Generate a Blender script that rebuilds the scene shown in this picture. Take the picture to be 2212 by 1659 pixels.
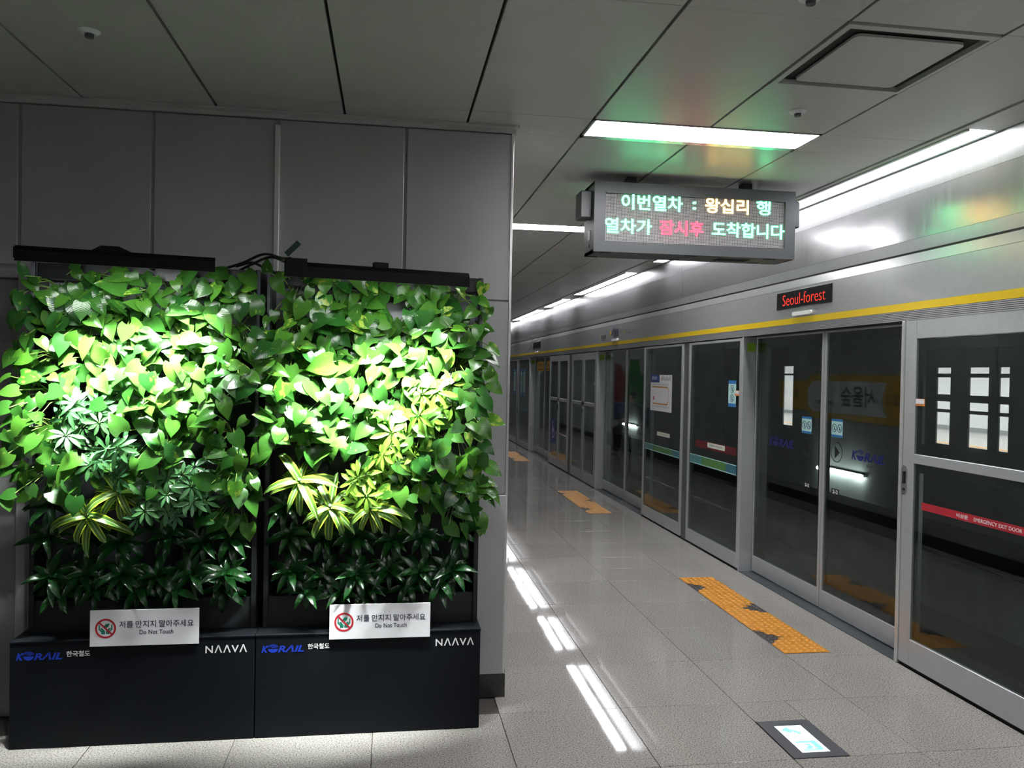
import bpy, bmesh, math, random
from mathutils import Vector, Matrix, Quaternion

# ------------------------------------------------------------------ scene, camera, light, exposure
S = bpy.context.scene
for o in list(bpy.data.objects):
    bpy.data.objects.remove(o)
COL = S.collection
S.view_settings.view_transform = 'Standard'
S.view_settings.look = 'None'
S.view_settings.gamma = 1.0
S.view_settings.use_curve_mapping = False
S.view_settings.exposure = 0.3
S.cycles.use_denoising = True
S.cycles.max_bounces = 7
S.cycles.diffuse_bounces = 3
S.cycles.glossy_bounces = 4
S.cycles.transparent_max_bounces = 8
S.cycles.use_adaptive_sampling = True
S.cycles.adaptive_threshold = 0.1
S.cycles.adaptive_min_samples = 16
S.cycles.caustics_refractive = False
S.cycles.sample_clamp_indirect = 6.0

FOC, YAW, PITCH, ROLL, CAMH = 1751.56, 0.150456, -0.0128035, 0.0187663, 1.63879
cam = bpy.data.cameras.new('camera')
cam.sensor_fit = 'HORIZONTAL'
cam.sensor_width = 36.0
cam.lens = FOC * 36.0 / 2212.0
cam.clip_start = 0.05
camo = bpy.data.objects.new('camera', cam)
COL.objects.link(camo)
fw = Vector((math.sin(YAW) * math.cos(PITCH), math.cos(YAW) * math.cos(PITCH), math.sin(PITCH)))
rt = Vector((math.cos(YAW), -math.sin(YAW), 0))
up = rt.cross(fw)
r2 = rt * math.cos(ROLL) + up * math.sin(ROLL)
u2 = up * math.cos(ROLL) - rt * math.sin(ROLL)
camo.matrix_world = Matrix(((r2.x, u2.x, -fw.x, 0), (r2.y, u2.y, -fw.y, 0), (r2.z, u2.z, -fw.z, CAMH), (0, 0, 0, 1)))
S.camera = camo

world = bpy.data.worlds.new('world')
S.world = world
world.use_nodes = True
world.node_tree.nodes['Background'].inputs[0].default_value = (0.5, 0.52, 0.55, 1)
world.node_tree.nodes['Background'].inputs[1].default_value = 0.02

E_CEIL = 27.0       # ceiling light panels
E_STRIP = 14.0     # strip lamps along the screen doors
W_GROW = 33.0      # plant lamps (watts, each)
W_SPILL = 5.0      # their wide spill
E_LED = 7.0

# ------------------------------------------------------------------ materials
MATS = {}
def mat(name, col, rough=0.5, metal=0.0, spec=0.5, emit=None, es=0.0, coat=0.0, aniso=0.0):
    m = bpy.data.materials.new(name); m.use_nodes = True
    b = m.node_tree.nodes['Principled BSDF']
    b.inputs['Base Color'].default_value = (*col, 1)
    b.inputs['Roughness'].default_value = rough
    b.inputs['Metallic'].default_value = metal
    b.inputs['Specular IOR Level'].default_value = spec
    b.inputs['Coat Weight'].default_value = coat
    b.inputs['Anisotropic'].default_value = aniso
    if emit:
        b.inputs['Emission Color'].default_value = (*emit, 1)
        b.inputs['Emission Strength'].default_value = es
    MATS[name] = m
    return m
def nodes(m):
    return m.node_tree.nodes, m.node_tree.links, m.node_tree.nodes['Principled BSDF']
def grain(m, scale, amt, bump=0.0, rough_amt=0.0, stretch=None):
    """fine tone / roughness variation in object space"""
    N, L, b = nodes(m)
    tc = N.new('ShaderNodeTexCoord'); nz = N.new('ShaderNodeTexNoise')
    nz.inputs['Scale'].default_value = scale; nz.inputs['Detail'].default_value = 3
    src = tc.outputs['Object']
    if stretch:
        mp = N.new('ShaderNodeMapping'); mp.inputs['Scale'].default_value = stretch
        L.new(src, mp.inputs['Vector']); src = mp.outputs['Vector']
    L.new(src, nz.inputs['Vector'])
    c = b.inputs['Base Color'].default_value[:3]
    rp = N.new('ShaderNodeMapRange')
    rp.inputs['From Min'].default_value = 0.3; rp.inputs['From Max'].default_value = 0.7
    rp.inputs['To Min'].default_value = 1 - amt; rp.inputs['To Max'].default_value = 1 + amt
    L.new(nz.outputs['Fac'], rp.inputs['Value'])
    mx = N.new('ShaderNodeVectorMath'); mx.operation = 'SCALE'
    mx.inputs[0].default_value = c
    L.new(rp.outputs['Result'], mx.inputs['Scale'])
    L.new(mx.outputs['Vector'], b.inputs['Base Color'])
    if bump:
        bp = N.new('ShaderNodeBump'); bp.inputs['Strength'].default_value = bump; bp.inputs['Distance'].default_value = 0.001
        L.new(nz.outputs['Fac'], bp.inputs['Height']); L.new(bp.outputs['Normal'], b.inputs['Normal'])
    if rough_amt:
        r0 = b.inputs['Roughness'].default_value
        rr = N.new('ShaderNodeMapRange')
        rr.inputs['From Min'].default_value = 0.3; rr.inputs['From Max'].default_value = 0.7
        rr.inputs['To Min'].default_value = max(0, r0 - rough_amt); rr.inputs['To Max'].default_value = r0 + rough_amt
        L.new(nz.outputs['Fac'], rr.inputs['Value']); L.new(rr.outputs['Result'], b.inputs['Roughness'])
    return m

def granite(name):
    m = mat(name, (0.4, 0.38, 0.36), 0.09, spec=0.5)
    N, L, b = nodes(m)
    tc = N.new('ShaderNodeTexCoord'); geo = N.new('ShaderNodeNewGeometry')
    n1 = N.new('ShaderNodeTexNoise'); n1.inputs['Scale'].default_value = 150; n1.inputs['Detail'].default_value = 3; n1.inputs['Roughness'].default_value = 0.7
    L.new(geo.outputs['Position'], n1.inputs['Vector'])
    cr = N.new('ShaderNodeValToRGB')
    e = cr.color_ramp.elements
    e[0].position = 0.37; e[0].color = (0.07, 0.066, 0.062, 1)
    e[1].position = 0.44; e[1].color = (0.27, 0.256, 0.24, 1)
    x = e.new(0.55); x.color = (0.36, 0.342, 0.322, 1)
    x = e.new(0.68); x.color = (0.50, 0.48, 0.455, 1)
    L.new(n1.outputs['Fac'], cr.inputs['Fac'])
    n2 = N.new('ShaderNodeTexNoise'); n2.inputs['Scale'].default_value = 1.3; n2.inputs['Detail'].default_value = 4
    L.new(geo.outputs['Position'], n2.inputs['Vector'])
    mr = N.new('ShaderNodeMapRange'); mr.inputs['To Min'].default_value = 0.95; mr.inputs['To Max'].default_value = 1.2
    L.new(n2.outputs['Fac'], mr.inputs['Value'])
    oi = N.new('ShaderNodeObjectInfo')
    mo = N.new('ShaderNodeMapRange'); mo.inputs['To Min'].default_value = 0.95; mo.inputs['To Max'].default_value = 1.05
    L.new(oi.outputs['Random'], mo.inputs['Value'])
    mm = N.new('ShaderNodeMath'); mm.operation = 'MULTIPLY'
    L.new(mr.outputs['Result'], mm.inputs[0]); L.new(mo.outputs['Result'], mm.inputs[1])
    vm = N.new('ShaderNodeVectorMath'); vm.operation = 'SCALE'
    L.new(cr.outputs['Color'], vm.inputs[0]); L.new(mm.outputs[0], vm.inputs['Scale'])
    L.new(vm.outputs['Vector'], b.inputs['Base Color'])
    n3 = N.new('ShaderNodeTexNoise'); n3.inputs['Scale'].default_value = 6; n3.inputs['Detail'].default_value = 2
    L.new(geo.outputs['Position'], n3.inputs['Vector'])
    rr = N.new('ShaderNodeMapRange'); rr.inputs['To Min'].default_value = 0.015; rr.inputs['To Max'].default_value = 0.06
    L.new(n3.outputs['Fac'], rr.inputs['Value']); L.new(rr.outputs['Result'], b.inputs['Roughness'])
    return m

M_GRAN = granite('granite')
M_GROUT = mat('grout', (0.06, 0.055, 0.05), 0.8)
M_CEIL = grain(mat('ceiling_panel', (0.50, 0.50, 0.49), 0.33, spec=0.5), 3, 0.03)
M_CEILGAP = mat('ceiling_gap', (0.015, 0.015, 0.015), 0.9)
M_WALL = grain(mat('wall_panel', (0.40, 0.415, 0.41), 0.38, metal=0.25), 2.5, 0.04)
M_SEAM = mat('wall_seam', (0.27, 0.28, 0.275), 0.5)
M_DARKWALL = mat('wall_core', (0.05, 0.05, 0.05), 0.8)
M_BASE = grain(mat('baseboard_stone', (0.022, 0.021, 0.022), 0.3), 60, 0.3)
M_STEEL = grain(mat('brushed_steel', (0.46, 0.47, 0.48), 0.22, metal=0.75), 30, 0.05, rough_amt=0.02, stretch=(1, 1, 0.1))
def wavy(m, scale, dist, stretch):
    N, L, b = nodes(m)
    ge = N.new('ShaderNodeNewGeometry'); mp = N.new('ShaderNodeMapping'); mp.inputs['Scale'].default_value = stretch
    nz = N.new('ShaderNodeTexNoise'); nz.inputs['Scale'].default_value = scale; nz.inputs['Detail'].default_value = 1
    bp = N.new('ShaderNodeBump'); bp.inputs['Strength'].default_value = 1.0; bp.inputs['Distance'].default_value = dist
    L.new(ge.outputs['Position'], mp.inputs['Vector']); L.new(mp.outputs['Vector'], nz.inputs['Vector'])
    L.new(nz.outputs['Fac'], bp.inputs['Height']); L.new(bp.outputs['Normal'], b.inputs['Normal'])
M_STEEL2 = grain(mat('brushed_steel_top', (0.5, 0.51, 0.52), 0.3, metal=0.8), 30, 0.05, stretch=(1, 1, 0.1))
wavy(M_STEEL2, 2.2, 0.004, (1, 0.6, 1.6))
wavy(M_STEEL, 2.2, 0.006, (1, 0.6, 1.6))
M_HEAD = grain(mat('header_panel', (0.50, 0.515, 0.52), 0.27, metal=0.55), 20, 0.03)
M_ALU = grain(mat('aluminium', (0.52, 0.54, 0.56), 0.33, metal=0.5), 25, 0.03)
M_ALUL = mat('aluminium_bright', (0.66, 0.67, 0.68), 0.25, metal=0.6)
M_MULL = mat('dark_mullion', (0.085, 0.09, 0.10), 0.35)
M_FRIT = mat('black_border', (0.012, 0.013, 0.015), 0.2)
M_BLACK = mat('black', (0.008, 0.008, 0.009), 0.5)
M_THRESH = grain(mat('threshold_metal', (0.085, 0.10, 0.115), 0.28, metal=0.4), 30, 0.1)
M_YELLOW = mat('yellow_stripe', (0.72, 0.50, 0.01), 0.35)
M_PLANTER = grain(mat('planter_black', (0.0058, 0.0075, 0.0102), 0.55, spec=0.12), 120, 0.12)
M_PLFRAME = mat('planter_frame', (0.010, 0.012, 0.014), 0.35)
M_PLPOST = mat('planter_post_grey', (0.10, 0.11, 0.13), 0.4)
M_PLBACK = grain(mat('planter_backing', (0.34, 0.35, 0.39), 0.35), 8, 0.1)
M_POT = mat('plant_pot', (0.02, 0.021, 0.024), 0.4)
M_LAMPB = mat('lamp_black', (0.0025, 0.0025, 0.003), 0.5, spec=0.15)
M_WHITE = mat('sign_white', (0.78, 0.79, 0.82), 0.4)
M_INK = mat('navy_ink', (0.012, 0.018, 0.045), 0.5)
M_RED = mat('red_print', (0.48, 0.02, 0.035), 0.4)
M_TEALG = mat('green_print', (0.005, 0.19, 0.12), 0.4)
M_KBLUE = mat('blue_print', (0.012, 0.045, 0.46), 0.4, emit=(0.012, 0.045, 0.46), es=0.0)
M_KDARK = mat('blue_print_dark', (0.008, 0.012, 0.13), 0.4)
M_KWHITE = mat('white_print', (0.85, 0.85, 0.85), 0.4)
M_ORANGE = grain(mat('tactile_orange', (0.66, 0.285, 0.035), 0.32), 40, 0.12)
M_ORANGE2 = grain(mat('tactile_orange_faded', (0.68, 0.36, 0.12), 0.45), 40, 0.12)
M_WORN = grain(mat('tactile_worn', (0.055, 0.052, 0.055), 0.35), 90, 0.3)
M_DISP = grain(mat('display_case', (0.085, 0.092, 0.098), 0.38, metal=0.3), 60, 0.05)
M_DISPD = mat('display_dark', (0.012, 0.012, 0.013), 0.4)
M_CHROME = mat('chrome', (0.6, 0.6, 0.6), 0.15, metal=1.0)
M_PILL = mat('white_plastic', (0.8, 0.8, 0.8), 0.35, emit=(1, 1, 1), es=0.05)
M_DOOR = grain(mat('door_paint', (0.21, 0.215, 0.215), 0.4), 2, 0.08)
M_DOORF = grain(mat('door_frame_paint', (0.30, 0.31, 0.31), 0.4), 4, 0.06)
M_CONDUIT = mat('conduit_white', (0.62, 0.63, 0.62), 0.4)
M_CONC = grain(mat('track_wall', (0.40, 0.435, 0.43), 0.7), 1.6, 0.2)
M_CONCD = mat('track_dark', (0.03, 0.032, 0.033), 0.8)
M_OPPW = mat('far_room_white', (0.7, 0.7, 0.72), 0.6)
M_OPPF = mat('far_room_floor', (0.42, 0.40, 0.38), 0.4)
M_CYAN = mat('pale_cyan_label', (0.42, 0.68, 0.68), 0.4)
M_BLUEL = mat('blue_label', (0.02, 0.16, 0.42), 0.4)
M_LABELO = mat('orange_label', (0.75, 0.25, 0.06), 0.4)
M_LIME = mat('lime_label', (0.20, 0.36, 0.02), 0.5)
M_TEALB = mat('teal_band', (0.065, 0.21, 0.22), 0.4)
M_GREENB = mat('green_band', (0.075, 0.21, 0.055), 0.4)
M_BLUEB = mat('blue_band', (0.035, 0.14, 0.20), 0.4)
M_DRED = mat('dark_red_band', (0.11, 0.010, 0.014), 0.4)
M_CREAM = mat('cream_label', (0.62, 0.66, 0.55), 0.5)
M_PBLUE = mat('poster_blue', (0.03, 0.07, 0.25), 0.5)
M_PWHITE = mat('poster_white', (0.72, 0.72, 0.76), 0.5)
M_PORANGE = mat('poster_line', (0.55, 0.25, 0.08), 0.5)
M_WCBLUE = mat('wheelchair_blue', (0.02, 0.03, 0.22), 0.4)
M_PYELL = mat('notice_yellow', (0.75, 0.42, 0.02), 0.5)
M_GOLD = mat('sign_gold', (0.70, 0.42, 0.01), 0.4)
M_WOOD = mat('bench_wood', (0.12, 0.07, 0.045), 0.4)
M_ADGREEN = mat('advert_green', (0.02, 0.14, 0.02), 0.4)
M_ADRED = mat('advert_red', (0.20, 0.02, 0.03), 0.4)
M_ADWHITE = mat('advert_white', (0.45, 0.46, 0.45), 0.4)
M_ADBLUE = mat('advert_blue', (0.03, 0.07, 0.15), 0.4)
M_CABLE = mat('cable_rubber', (0.006, 0.006, 0.006), 0.35)
M_TAGG = mat('tag_green', (0.01, 0.05, 0.03), 0.5)
M_STEM = mat('stem_green', (0.20, 0.34, 0.07), 0.45)

def emis(name, col, s):
    m = bpy.data.materials.new(name); m.use_nodes = True
    N = m.node_tree.nodes; N.clear()
    e = N.new('ShaderNodeEmission'); e.inputs[0].default_value = (*col, 1); e.inputs[1].default_value = s
    o = N.new('ShaderNodeOutputMaterial'); m.node_tree.links.new(e.outputs[0], o.inputs[0])
    return m
M_LIGHT = emis('ceiling_light_glow', (1.0, 0.97, 0.985), E_CEIL)
M_STRIPL = emis('strip_light_glow', (0.97, 0.965, 1.0), E_STRIP)
M_GROWL = emis('grow_light_glow', (1.0, 1.0, 0.98), 4.0)
M_TUBE = emis('track_tube_glow', (0.97, 1.0, 0.97), 26.0)
M_LEDG = emis('led_green', (0.10, 1.0, 0.38), E_LED)
M_LEDY = emis('led_amber', (1.0, 0.55, 0.13), E_LED * 1.1)
M_LEDR = emis('led_red', (1.0, 0.035, 0.06), E_LED * 0.9)
M_LEDR2 = emis('led_red_dim', (1.0, 0.06, 0.04), 0.9)
M_FSIGN = emis('floor_sign_glow', (0.90, 1.0, 0.99), 1.6)
M_FSIGNC = emis('floor_sign_cyan', (0.36, 0.95, 0.95), 1.0)
M_OPPL = emis('far_room_glow', (1.0, 0.97, 0.97), 26.0)

def glass(name, tint, boost=1.0):
    m = bpy.data.materials.new(name); m.use_nodes = True
    N = m.node_tree.nodes; L = m.node_tree.links; N.clear()
    t = N.new('ShaderNodeBsdfTransparent'); t.inputs[0].default_value = (*tint, 1)
    g = N.new('ShaderNodeBsdfGlossy'); g.inputs['Roughness'].default_value = 0.0; g.inputs[0].default_value = (0.9, 0.95, 0.93, 1)
    f = N.new('ShaderNodeFresnel'); ge = N.new('ShaderNodeNewGeometry'); mi = N.new('ShaderNodeMapRange')
    mi.inputs['To Min'].default_value = 1.5; mi.inputs['To Max'].default_value = 1 / 1.5      # the same reflectance on both faces of the pane
    L.new(ge.outputs['Backfacing'], mi.inputs['Value']); L.new(mi.outputs['Result'], f.inputs[0])
    mm = N.new('ShaderNodeMath'); mm.operation = 'MULTIPLY'; mm.inputs[1].default_value = boost; mm.use_clamp = True
    x = N.new('ShaderNodeMixShader'); o = N.new('ShaderNodeOutputMaterial')
    L.new(f.outputs[0], mm.inputs[0]); L.new(mm.outputs[0], x.inputs[0]); L.new(t.outputs[0], x.inputs[1]); L.new(g.outputs[0], x.inputs[2])
    L.new(x.outputs[0], o.inputs[0])
    return m
M_GLASS = glass('tinted_glass', (0.68, 0.73, 0.72), 1.0)

def led_matrix(name):
    m = mat(name, (0.11, 0.105, 0.11), 0.45, spec=0.5)
    N, L, b = nodes(m)
    tc = N.new('ShaderNodeTexCoord'); vo = N.new('ShaderNodeTexVoronoi')
    vo.inputs['Scale'].default_value = 140; vo.inputs['Randomness'].default_value = 0.0
    L.new(tc.outputs['Object'], vo.inputs['Vector'])
    cr = N.new('ShaderNodeValToRGB')
    cr.color_ramp.elements[0].position = 0.30; cr.color_ramp.elements[0].color = (0.55, 0.53, 0.54, 1)
    cr.color_ramp.elements[1].position = 0.45; cr.color_ramp.elements[1].color = (0.03, 0.03, 0.032, 1)
    L.new(vo.outputs['Distance'], cr.inputs['Fac']); L.new(cr.outputs['Color'], b.inputs['Base Color'])
    return m
M_LEDM = led_matrix('led_matrix')

def leaf_mat(name, c1, c2, rough, var_col=None, var_lo=0.62, var_amt=1.0, rib=None, rib_w=0.004, edge=None, edge_w=0.3, transl=0.28):
    """leaf with per-plant tone, midrib, optional variegation or striped margin (x across the leaf is in units of metres)"""
    m = mat(name, c1, rough, spec=0.5)
    N, L, b = nodes(m)
    out = [n for n in N if n.type == 'OUTPUT_MATERIAL'][0]
    oi = N.new('ShaderNodeObjectInfo'); tc = N.new('ShaderNodeTexCoord')
    mix = N.new('ShaderNodeMix'); mix.data_type = 'RGBA'
    mix.inputs[6].default_value = (*c1, 1); mix.inputs[7].default_value = (*c2, 1)
    L.new(oi.outputs['Random'], mix.inputs[0])
    col = mix.outputs[2]
    sx = N.new('ShaderNodeSeparateXYZ'); L.new(tc.outputs['Object'], sx.inputs[0])
    ab = N.new('ShaderNodeMath'); ab.operation = 'ABSOLUTE'; L.new(sx.outputs['X'], ab.inputs[0])
    if var_col:
        ad = N.new('ShaderNodeVectorMath'); ad.operation = 'ADD'
        sc = N.new('ShaderNodeMath'); sc.operation = 'MULTIPLY'; sc.inputs[1].default_value = 37.0
        L.new(oi.outputs['Random'], sc.inputs[0])
        L.new(tc.outputs['Object'], ad.inputs[0]); L.new(sc.outputs[0], ad.inputs[1])
        mp = N.new('ShaderNodeMapping'); mp.inputs['Scale'].default_value = (34, 20, 20)
        L.new(ad.outputs['Vector'], mp.inputs['Vector'])
        nz = N.new('ShaderNodeTexNoise'); nz.inputs['Scale'].default_value = 1.0; nz.inputs['Detail'].default_value = 4
        L.new(mp.outputs['Vector'], nz.inputs['Vector'])
        # how much of a leaf is variegated differs from leaf to leaf
        fr = N.new('ShaderNodeMath'); fr.operation = 'MULTIPLY'; fr.inputs[1].default_value = 7.31
        L.new(oi.outputs['Random'], fr.inputs[0])
        fr2 = N.new('ShaderNodeMath'); fr2.operation = 'FRACT'; L.new(fr.outputs[0], fr2.inputs[0])
        th = N.new('ShaderNodeMapRange'); th.inputs['To Min'].default_value = var_lo; th.inputs['To Max'].default_value = var_lo + 0.18
        L.new(fr2.outputs[0], th.inputs['Value'])
        su = N.new('ShaderNodeMath'); su.operation = 'SUBTRACT'; L.new(nz.outputs['Fac'], su.inputs[0]); L.new(th.outputs['Result'], su.inputs[1])
        ml = N.new('ShaderNodeMath'); ml.operation = 'MULTIPLY'; ml.inputs[1].default_value = 9 * var_amt; ml.use_clamp = True
        L.new(su.outputs[0], ml.inputs[0])
        m2 = N.new('ShaderNodeMix'); m2.data_type = 'RGBA'; m2.inputs[7].default_value = (*var_col, 1)
        L.new(ml.outputs[0], m2.inputs[0]); L.new(col, m2.inputs[6]); col = m2.outputs[2]
    if edge:
        gt = N.new('ShaderNodeMath'); gt.operation = 'GREATER_THAN'; gt.inputs[1].default_value = edge_w
        L.new(ab.outputs[0], gt.inputs[0])
        m4 = N.new('ShaderNodeMix'); m4.data_type = 'RGBA'; m4.inputs[7].default_value = (*edge, 1)
        L.new(gt.outputs[0], m4.inputs[0]); L.new(col, m4.inputs[6]); col = m4.outputs[2]
    if rib:
        lt = N.new('ShaderNodeMath'); lt.operation = 'LESS_THAN'; lt.inputs[1].default_value = rib_w
        L.new(ab.outputs[0], lt.inputs[0])
        m3 = N.new('ShaderNodeMix'); m3.data_type = 'RGBA'; m3.inputs[7].default_value = (*rib, 1)
        L.new(lt.outputs[0], m3.inputs[0]); L.new(col, m3.inputs[6]); col = m3.outputs[2]
    L.new(col, b.inputs['Base Color'])
    # faint quilting between the side veins
    wv = N.new('ShaderNodeTexWave'); wv.inputs['Scale'].default_value = 28; wv.bands_direction = 'Y'; wv.inputs['Distortion'].default_value = 1.5
    va = N.new('ShaderNodeVectorMath'); va.operation = 'ADD'
    cx = N.new('ShaderNodeCombineXYZ'); mneg = N.new('ShaderNodeMath'); mneg.operation = 'MULTIPLY'; mneg.inputs[1].default_value = -0.7
    L.new(ab.outputs[0], mneg.inputs[0]); L.new(mneg.outputs[0], cx.inputs['Y'])
    L.new(tc.outputs['Object'], va.inputs[0]); L.new(cx.outputs[0], va.inputs[1]); L.new(va.outputs['Vector'], wv.inputs['Vector'])
    bp = N.new('ShaderNodeBump'); bp.inputs['Strength'].default_value = 0.10; bp.inputs['Distance'].default_value = 0.002
    L.new(wv.outputs['Fac'], bp.inputs['Height']); L.new(bp.outputs['Normal'], b.inputs['Normal'])
    if transl:
        t = N.new('ShaderNodeBsdfTranslucent'); x = N.new('ShaderNodeMixShader'); x.inputs[0].default_value = transl
        L.new(col, t.inputs[0]); L.new(b.outputs[0], x.inputs[1]); L.new(t.outputs[0], x.inputs[2]); L.new(x.outputs[0], out.inputs[0])
    return m
M_POTHOS = leaf_mat('pothos_leaf', (0.016, 0.090, 0.014), (0.062, 0.185, 0.020), 0.25, var_col=(0.26, 0.42, 0.04), var_lo=0.60)
M_POTHOSV = leaf_mat('pothos_leaf_variegated', (0.04, 0.19, 0.018), (0.09, 0.27, 0.022), 0.26, var_col=(0.36, 0.50, 0.07), var_lo=0.47)
M_SCHEFF = leaf_mat('umbrella_plant_leaf', (0.045, 0.17, 0.06), (0.08, 0.22, 0.07), 0.32)
M_SCHEFFY = leaf_mat('umbrella_plant_leaf_lime', (0.14, 0.36, 0.035), (0.24, 0.46, 0.05), 0.32)
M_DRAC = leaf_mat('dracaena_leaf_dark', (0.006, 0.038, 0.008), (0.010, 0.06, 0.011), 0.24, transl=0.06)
M_LEMON = leaf_mat('dracaena_leaf_striped', (0.07, 0.20, 0.03), (0.10, 0.24, 0.03), 0.32, rib=(0.45, 0.55, 0.25), rib_w=0.0018, edge=(0.42, 0.56, 0.04), edge_w=0.0125)

# ------------------------------------------------------------------ object helpers
WPOS = {}
def link(name, data, parent=None, loc=(0, 0, 0)):
    o = bpy.data.objects.new(name, data)
    COL.objects.link(o)
    loc = Vector(loc)
    WPOS[o.name] = loc
    if parent is not None:
        o.parent = parent
        o.location = loc - WPOS[parent.name]
    else:
        o.location = loc
    return o
def empty(name, loc):
    return link(name, None, None, loc)
def tag(o, label=None, cat=None, group=None, kind=None):
    if label: o['label'] = label
    if cat: o['category'] = cat
    if group: o['group'] = group
    if kind: o['kind'] = kind
    return o

class MB:
    """collects geometry in world coordinates and links it as one mesh object"""
    def __init__(self): self.v = []; self.f = []; self.mi = []
    def add(self, vs, fs, mi=0):
        k = len(self.v); self.v += [tuple(p) for p in vs]
        self.f += [tuple(i + k for i in f) for f in fs]; self.mi += [mi] * len(fs)
        return self
    def box(self, x0, x1, y0, y1, z0, z1, mi=0):
        x0, x1 = min(x0, x1), max(x0, x1); y0, y1 = min(y0, y1), max(y0, y1); z0, z1 = min(z0, z1), max(z0, z1)
        vs = [(x0, y0, z0), (x1, y0, z0), (x1, y1, z0), (x0, y1, z0), (x0, y0, z1), (x1, y0, z1), (x1, y1, z1), (x0, y1, z1)]
        return self.add(vs, [(3, 2, 1, 0), (4, 5, 6, 7), (0, 1, 5, 4), (1, 2, 6, 5), (2, 3, 7, 6), (3, 0, 4, 7)], mi)
    def cham(self, x0, x1, y0, y1, z0, z1, c=0.003, axis='z'):
        """box with chamfers all round (hull of three slabs)"""
        bm = bmesh.new()
        bmesh.ops.create_cube(bm, size=1)
        for v in bm.verts:
            v.co = Vector(((x0 + x1) / 2 + v.co.x * (x1 - x0), (y0 + y1) / 2 + v.co.y * (y1 - y0), (z0 + z1) / 2 + v.co.z * (z1 - z0)))
        bmesh.ops.bevel(bm, geom=bm.edges[:], offset=c, segments=1, affect='EDGES')
        bm.verts.index_update()
        self.add([v.co[:] for v in bm.verts], [tuple(v.index for v in f.verts) for f in bm.faces]); bm.free()
        return self
    def prism(self, fr, pts, w0=0.0, w1=0.001, mi=0):
        """extruded 2-D outline (counter-clockwise) in a frame"""
        n = len(pts)
        a = [fr(u, v, w0) for u, v in pts]; b = [fr(u, v, w1) for u, v in pts]
        fs = [tuple(range(n - 1, -1, -1)), tuple(range(n, 2 * n))]
        fs += [(i, (i + 1) % n, n + (i + 1) % n, n + i) for i in range(n)]
        return self.add(a + b, fs, mi)
    def ring(self, fr, cu, cv, r0, r1, w1=0.001, n=32, sv=1.0):
        vs = []; fs = []
        for i in range(n):
            a = 2 * math.pi * i / n
            for r in (r0, r1):
                for w in (0.0, w1):
                    vs.append(fr(cu + r * math.cos(a), cv + r * math.sin(a) * sv, w))
        for i in range(n):
            p = 4 * i; q = 4 * ((i + 1) % n)
            fs += [(p + 1, p + 3, q + 3, q + 1), (p + 2, q + 2, q + 3, p + 3), (p, p + 1, q + 1, q), (p, q, q + 2, p + 2)]
        return self.add(vs, fs)
    def tube(self, pts, r, n=6, cap=True):
        pts = [Vector(p) for p in pts]; rings = []
        rs = r if isinstance(r, (list, tuple)) else [r] * len(pts)
        prev = None
        for i, p in enumerate(pts):
            d = (pts[min(i + 1, len(pts) - 1)] - pts[max(i - 1, 0)])
            d = d.normalized() if d.length > 1e-9 else Vector((0, 0, 1))
            a = prev if prev is not None else (Vector((0, 0, 1)) if abs(d.z) < 0.9 else Vector((1, 0, 0)))
            s = d.cross(a); s = s.normalized() if s.length > 1e-6 else Vector((1, 0, 0))
            t = s.cross(d).normalized(); prev = t
            rings.append([p + (s * math.cos(2 * math.pi * k / n) + t * math.sin(2 * math.pi * k / n)) * rs[i] for k in range(n)])
        vs = [q for rg in rings for q in rg]; fs = []
        for i in range(len(pts) - 1):
            for k in range(n):
                fs.append((i * n + k, i * n + (k + 1) % n, (i + 1) * n + (k + 1) % n, (i + 1) * n + k))
        if cap:
            fs.append(tuple(range(n - 1, -1, -1))); fs.append(tuple((len(pts) - 1) * n + k for k in range(n)))
        return self.add(vs, fs)
    def mesh(self, name, m, org=(0, 0, 0), smooth=False):
        me = bpy.data.meshes.new(name)
        o = Vector(org)
        me.from_pydata([tuple(Vector(p) - o) for p in self.v], [], self.f)
        for x in (m if isinstance(m, (list, tuple)) else [m]): me.materials.append(x)
        if isinstance(m, (list, tuple)):
            me.polygons.foreach_set('material_index', self.mi)
        if smooth: me.polygons.foreach_set('use_smooth', [True] * len(me.polygons))
        me.update()
        return me
    def build(self, name, m, parent=None, loc=None, smooth=False):
        if loc is None:
            if parent is not None: loc = WPOS[parent.name]
            else:
                xs = [p[0] for p in self.v]; ys = [p[1] for p in self.v]; zs = [p[2] for p in self.v]
                loc = ((min(xs) + max(xs)) / 2, (min(ys) + max(ys)) / 2, min(zs))
        return link(name, self.mesh(name, m, loc, smooth), parent, loc)

class FR:
    """plane frame: u to the right, v up, w out of the surface"""
    def __init__(self, o, u, v):
        self.o = Vector(o); self.u = Vector(u).normalized(); self.v = Vector(v).normalized(); self.w = self.u.cross(self.v)
    def __call__(self, a, b, c=0.0): return self.o + self.u * a + self.v * b + self.w * c
def F_FRONT(x, y, z): return FR((x, y, z), (1, 0, 0), (0, 0, 1))      # faces -Y
def F_PSD(x, y, z): return FR((x, y, z), (0, -1, 0), (0, 0, 1))       # faces -X
def F_SIDE(x, y, z): return FR((x, y, z), (0, 1, 0), (0, 0, 1))       # faces +X

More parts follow.
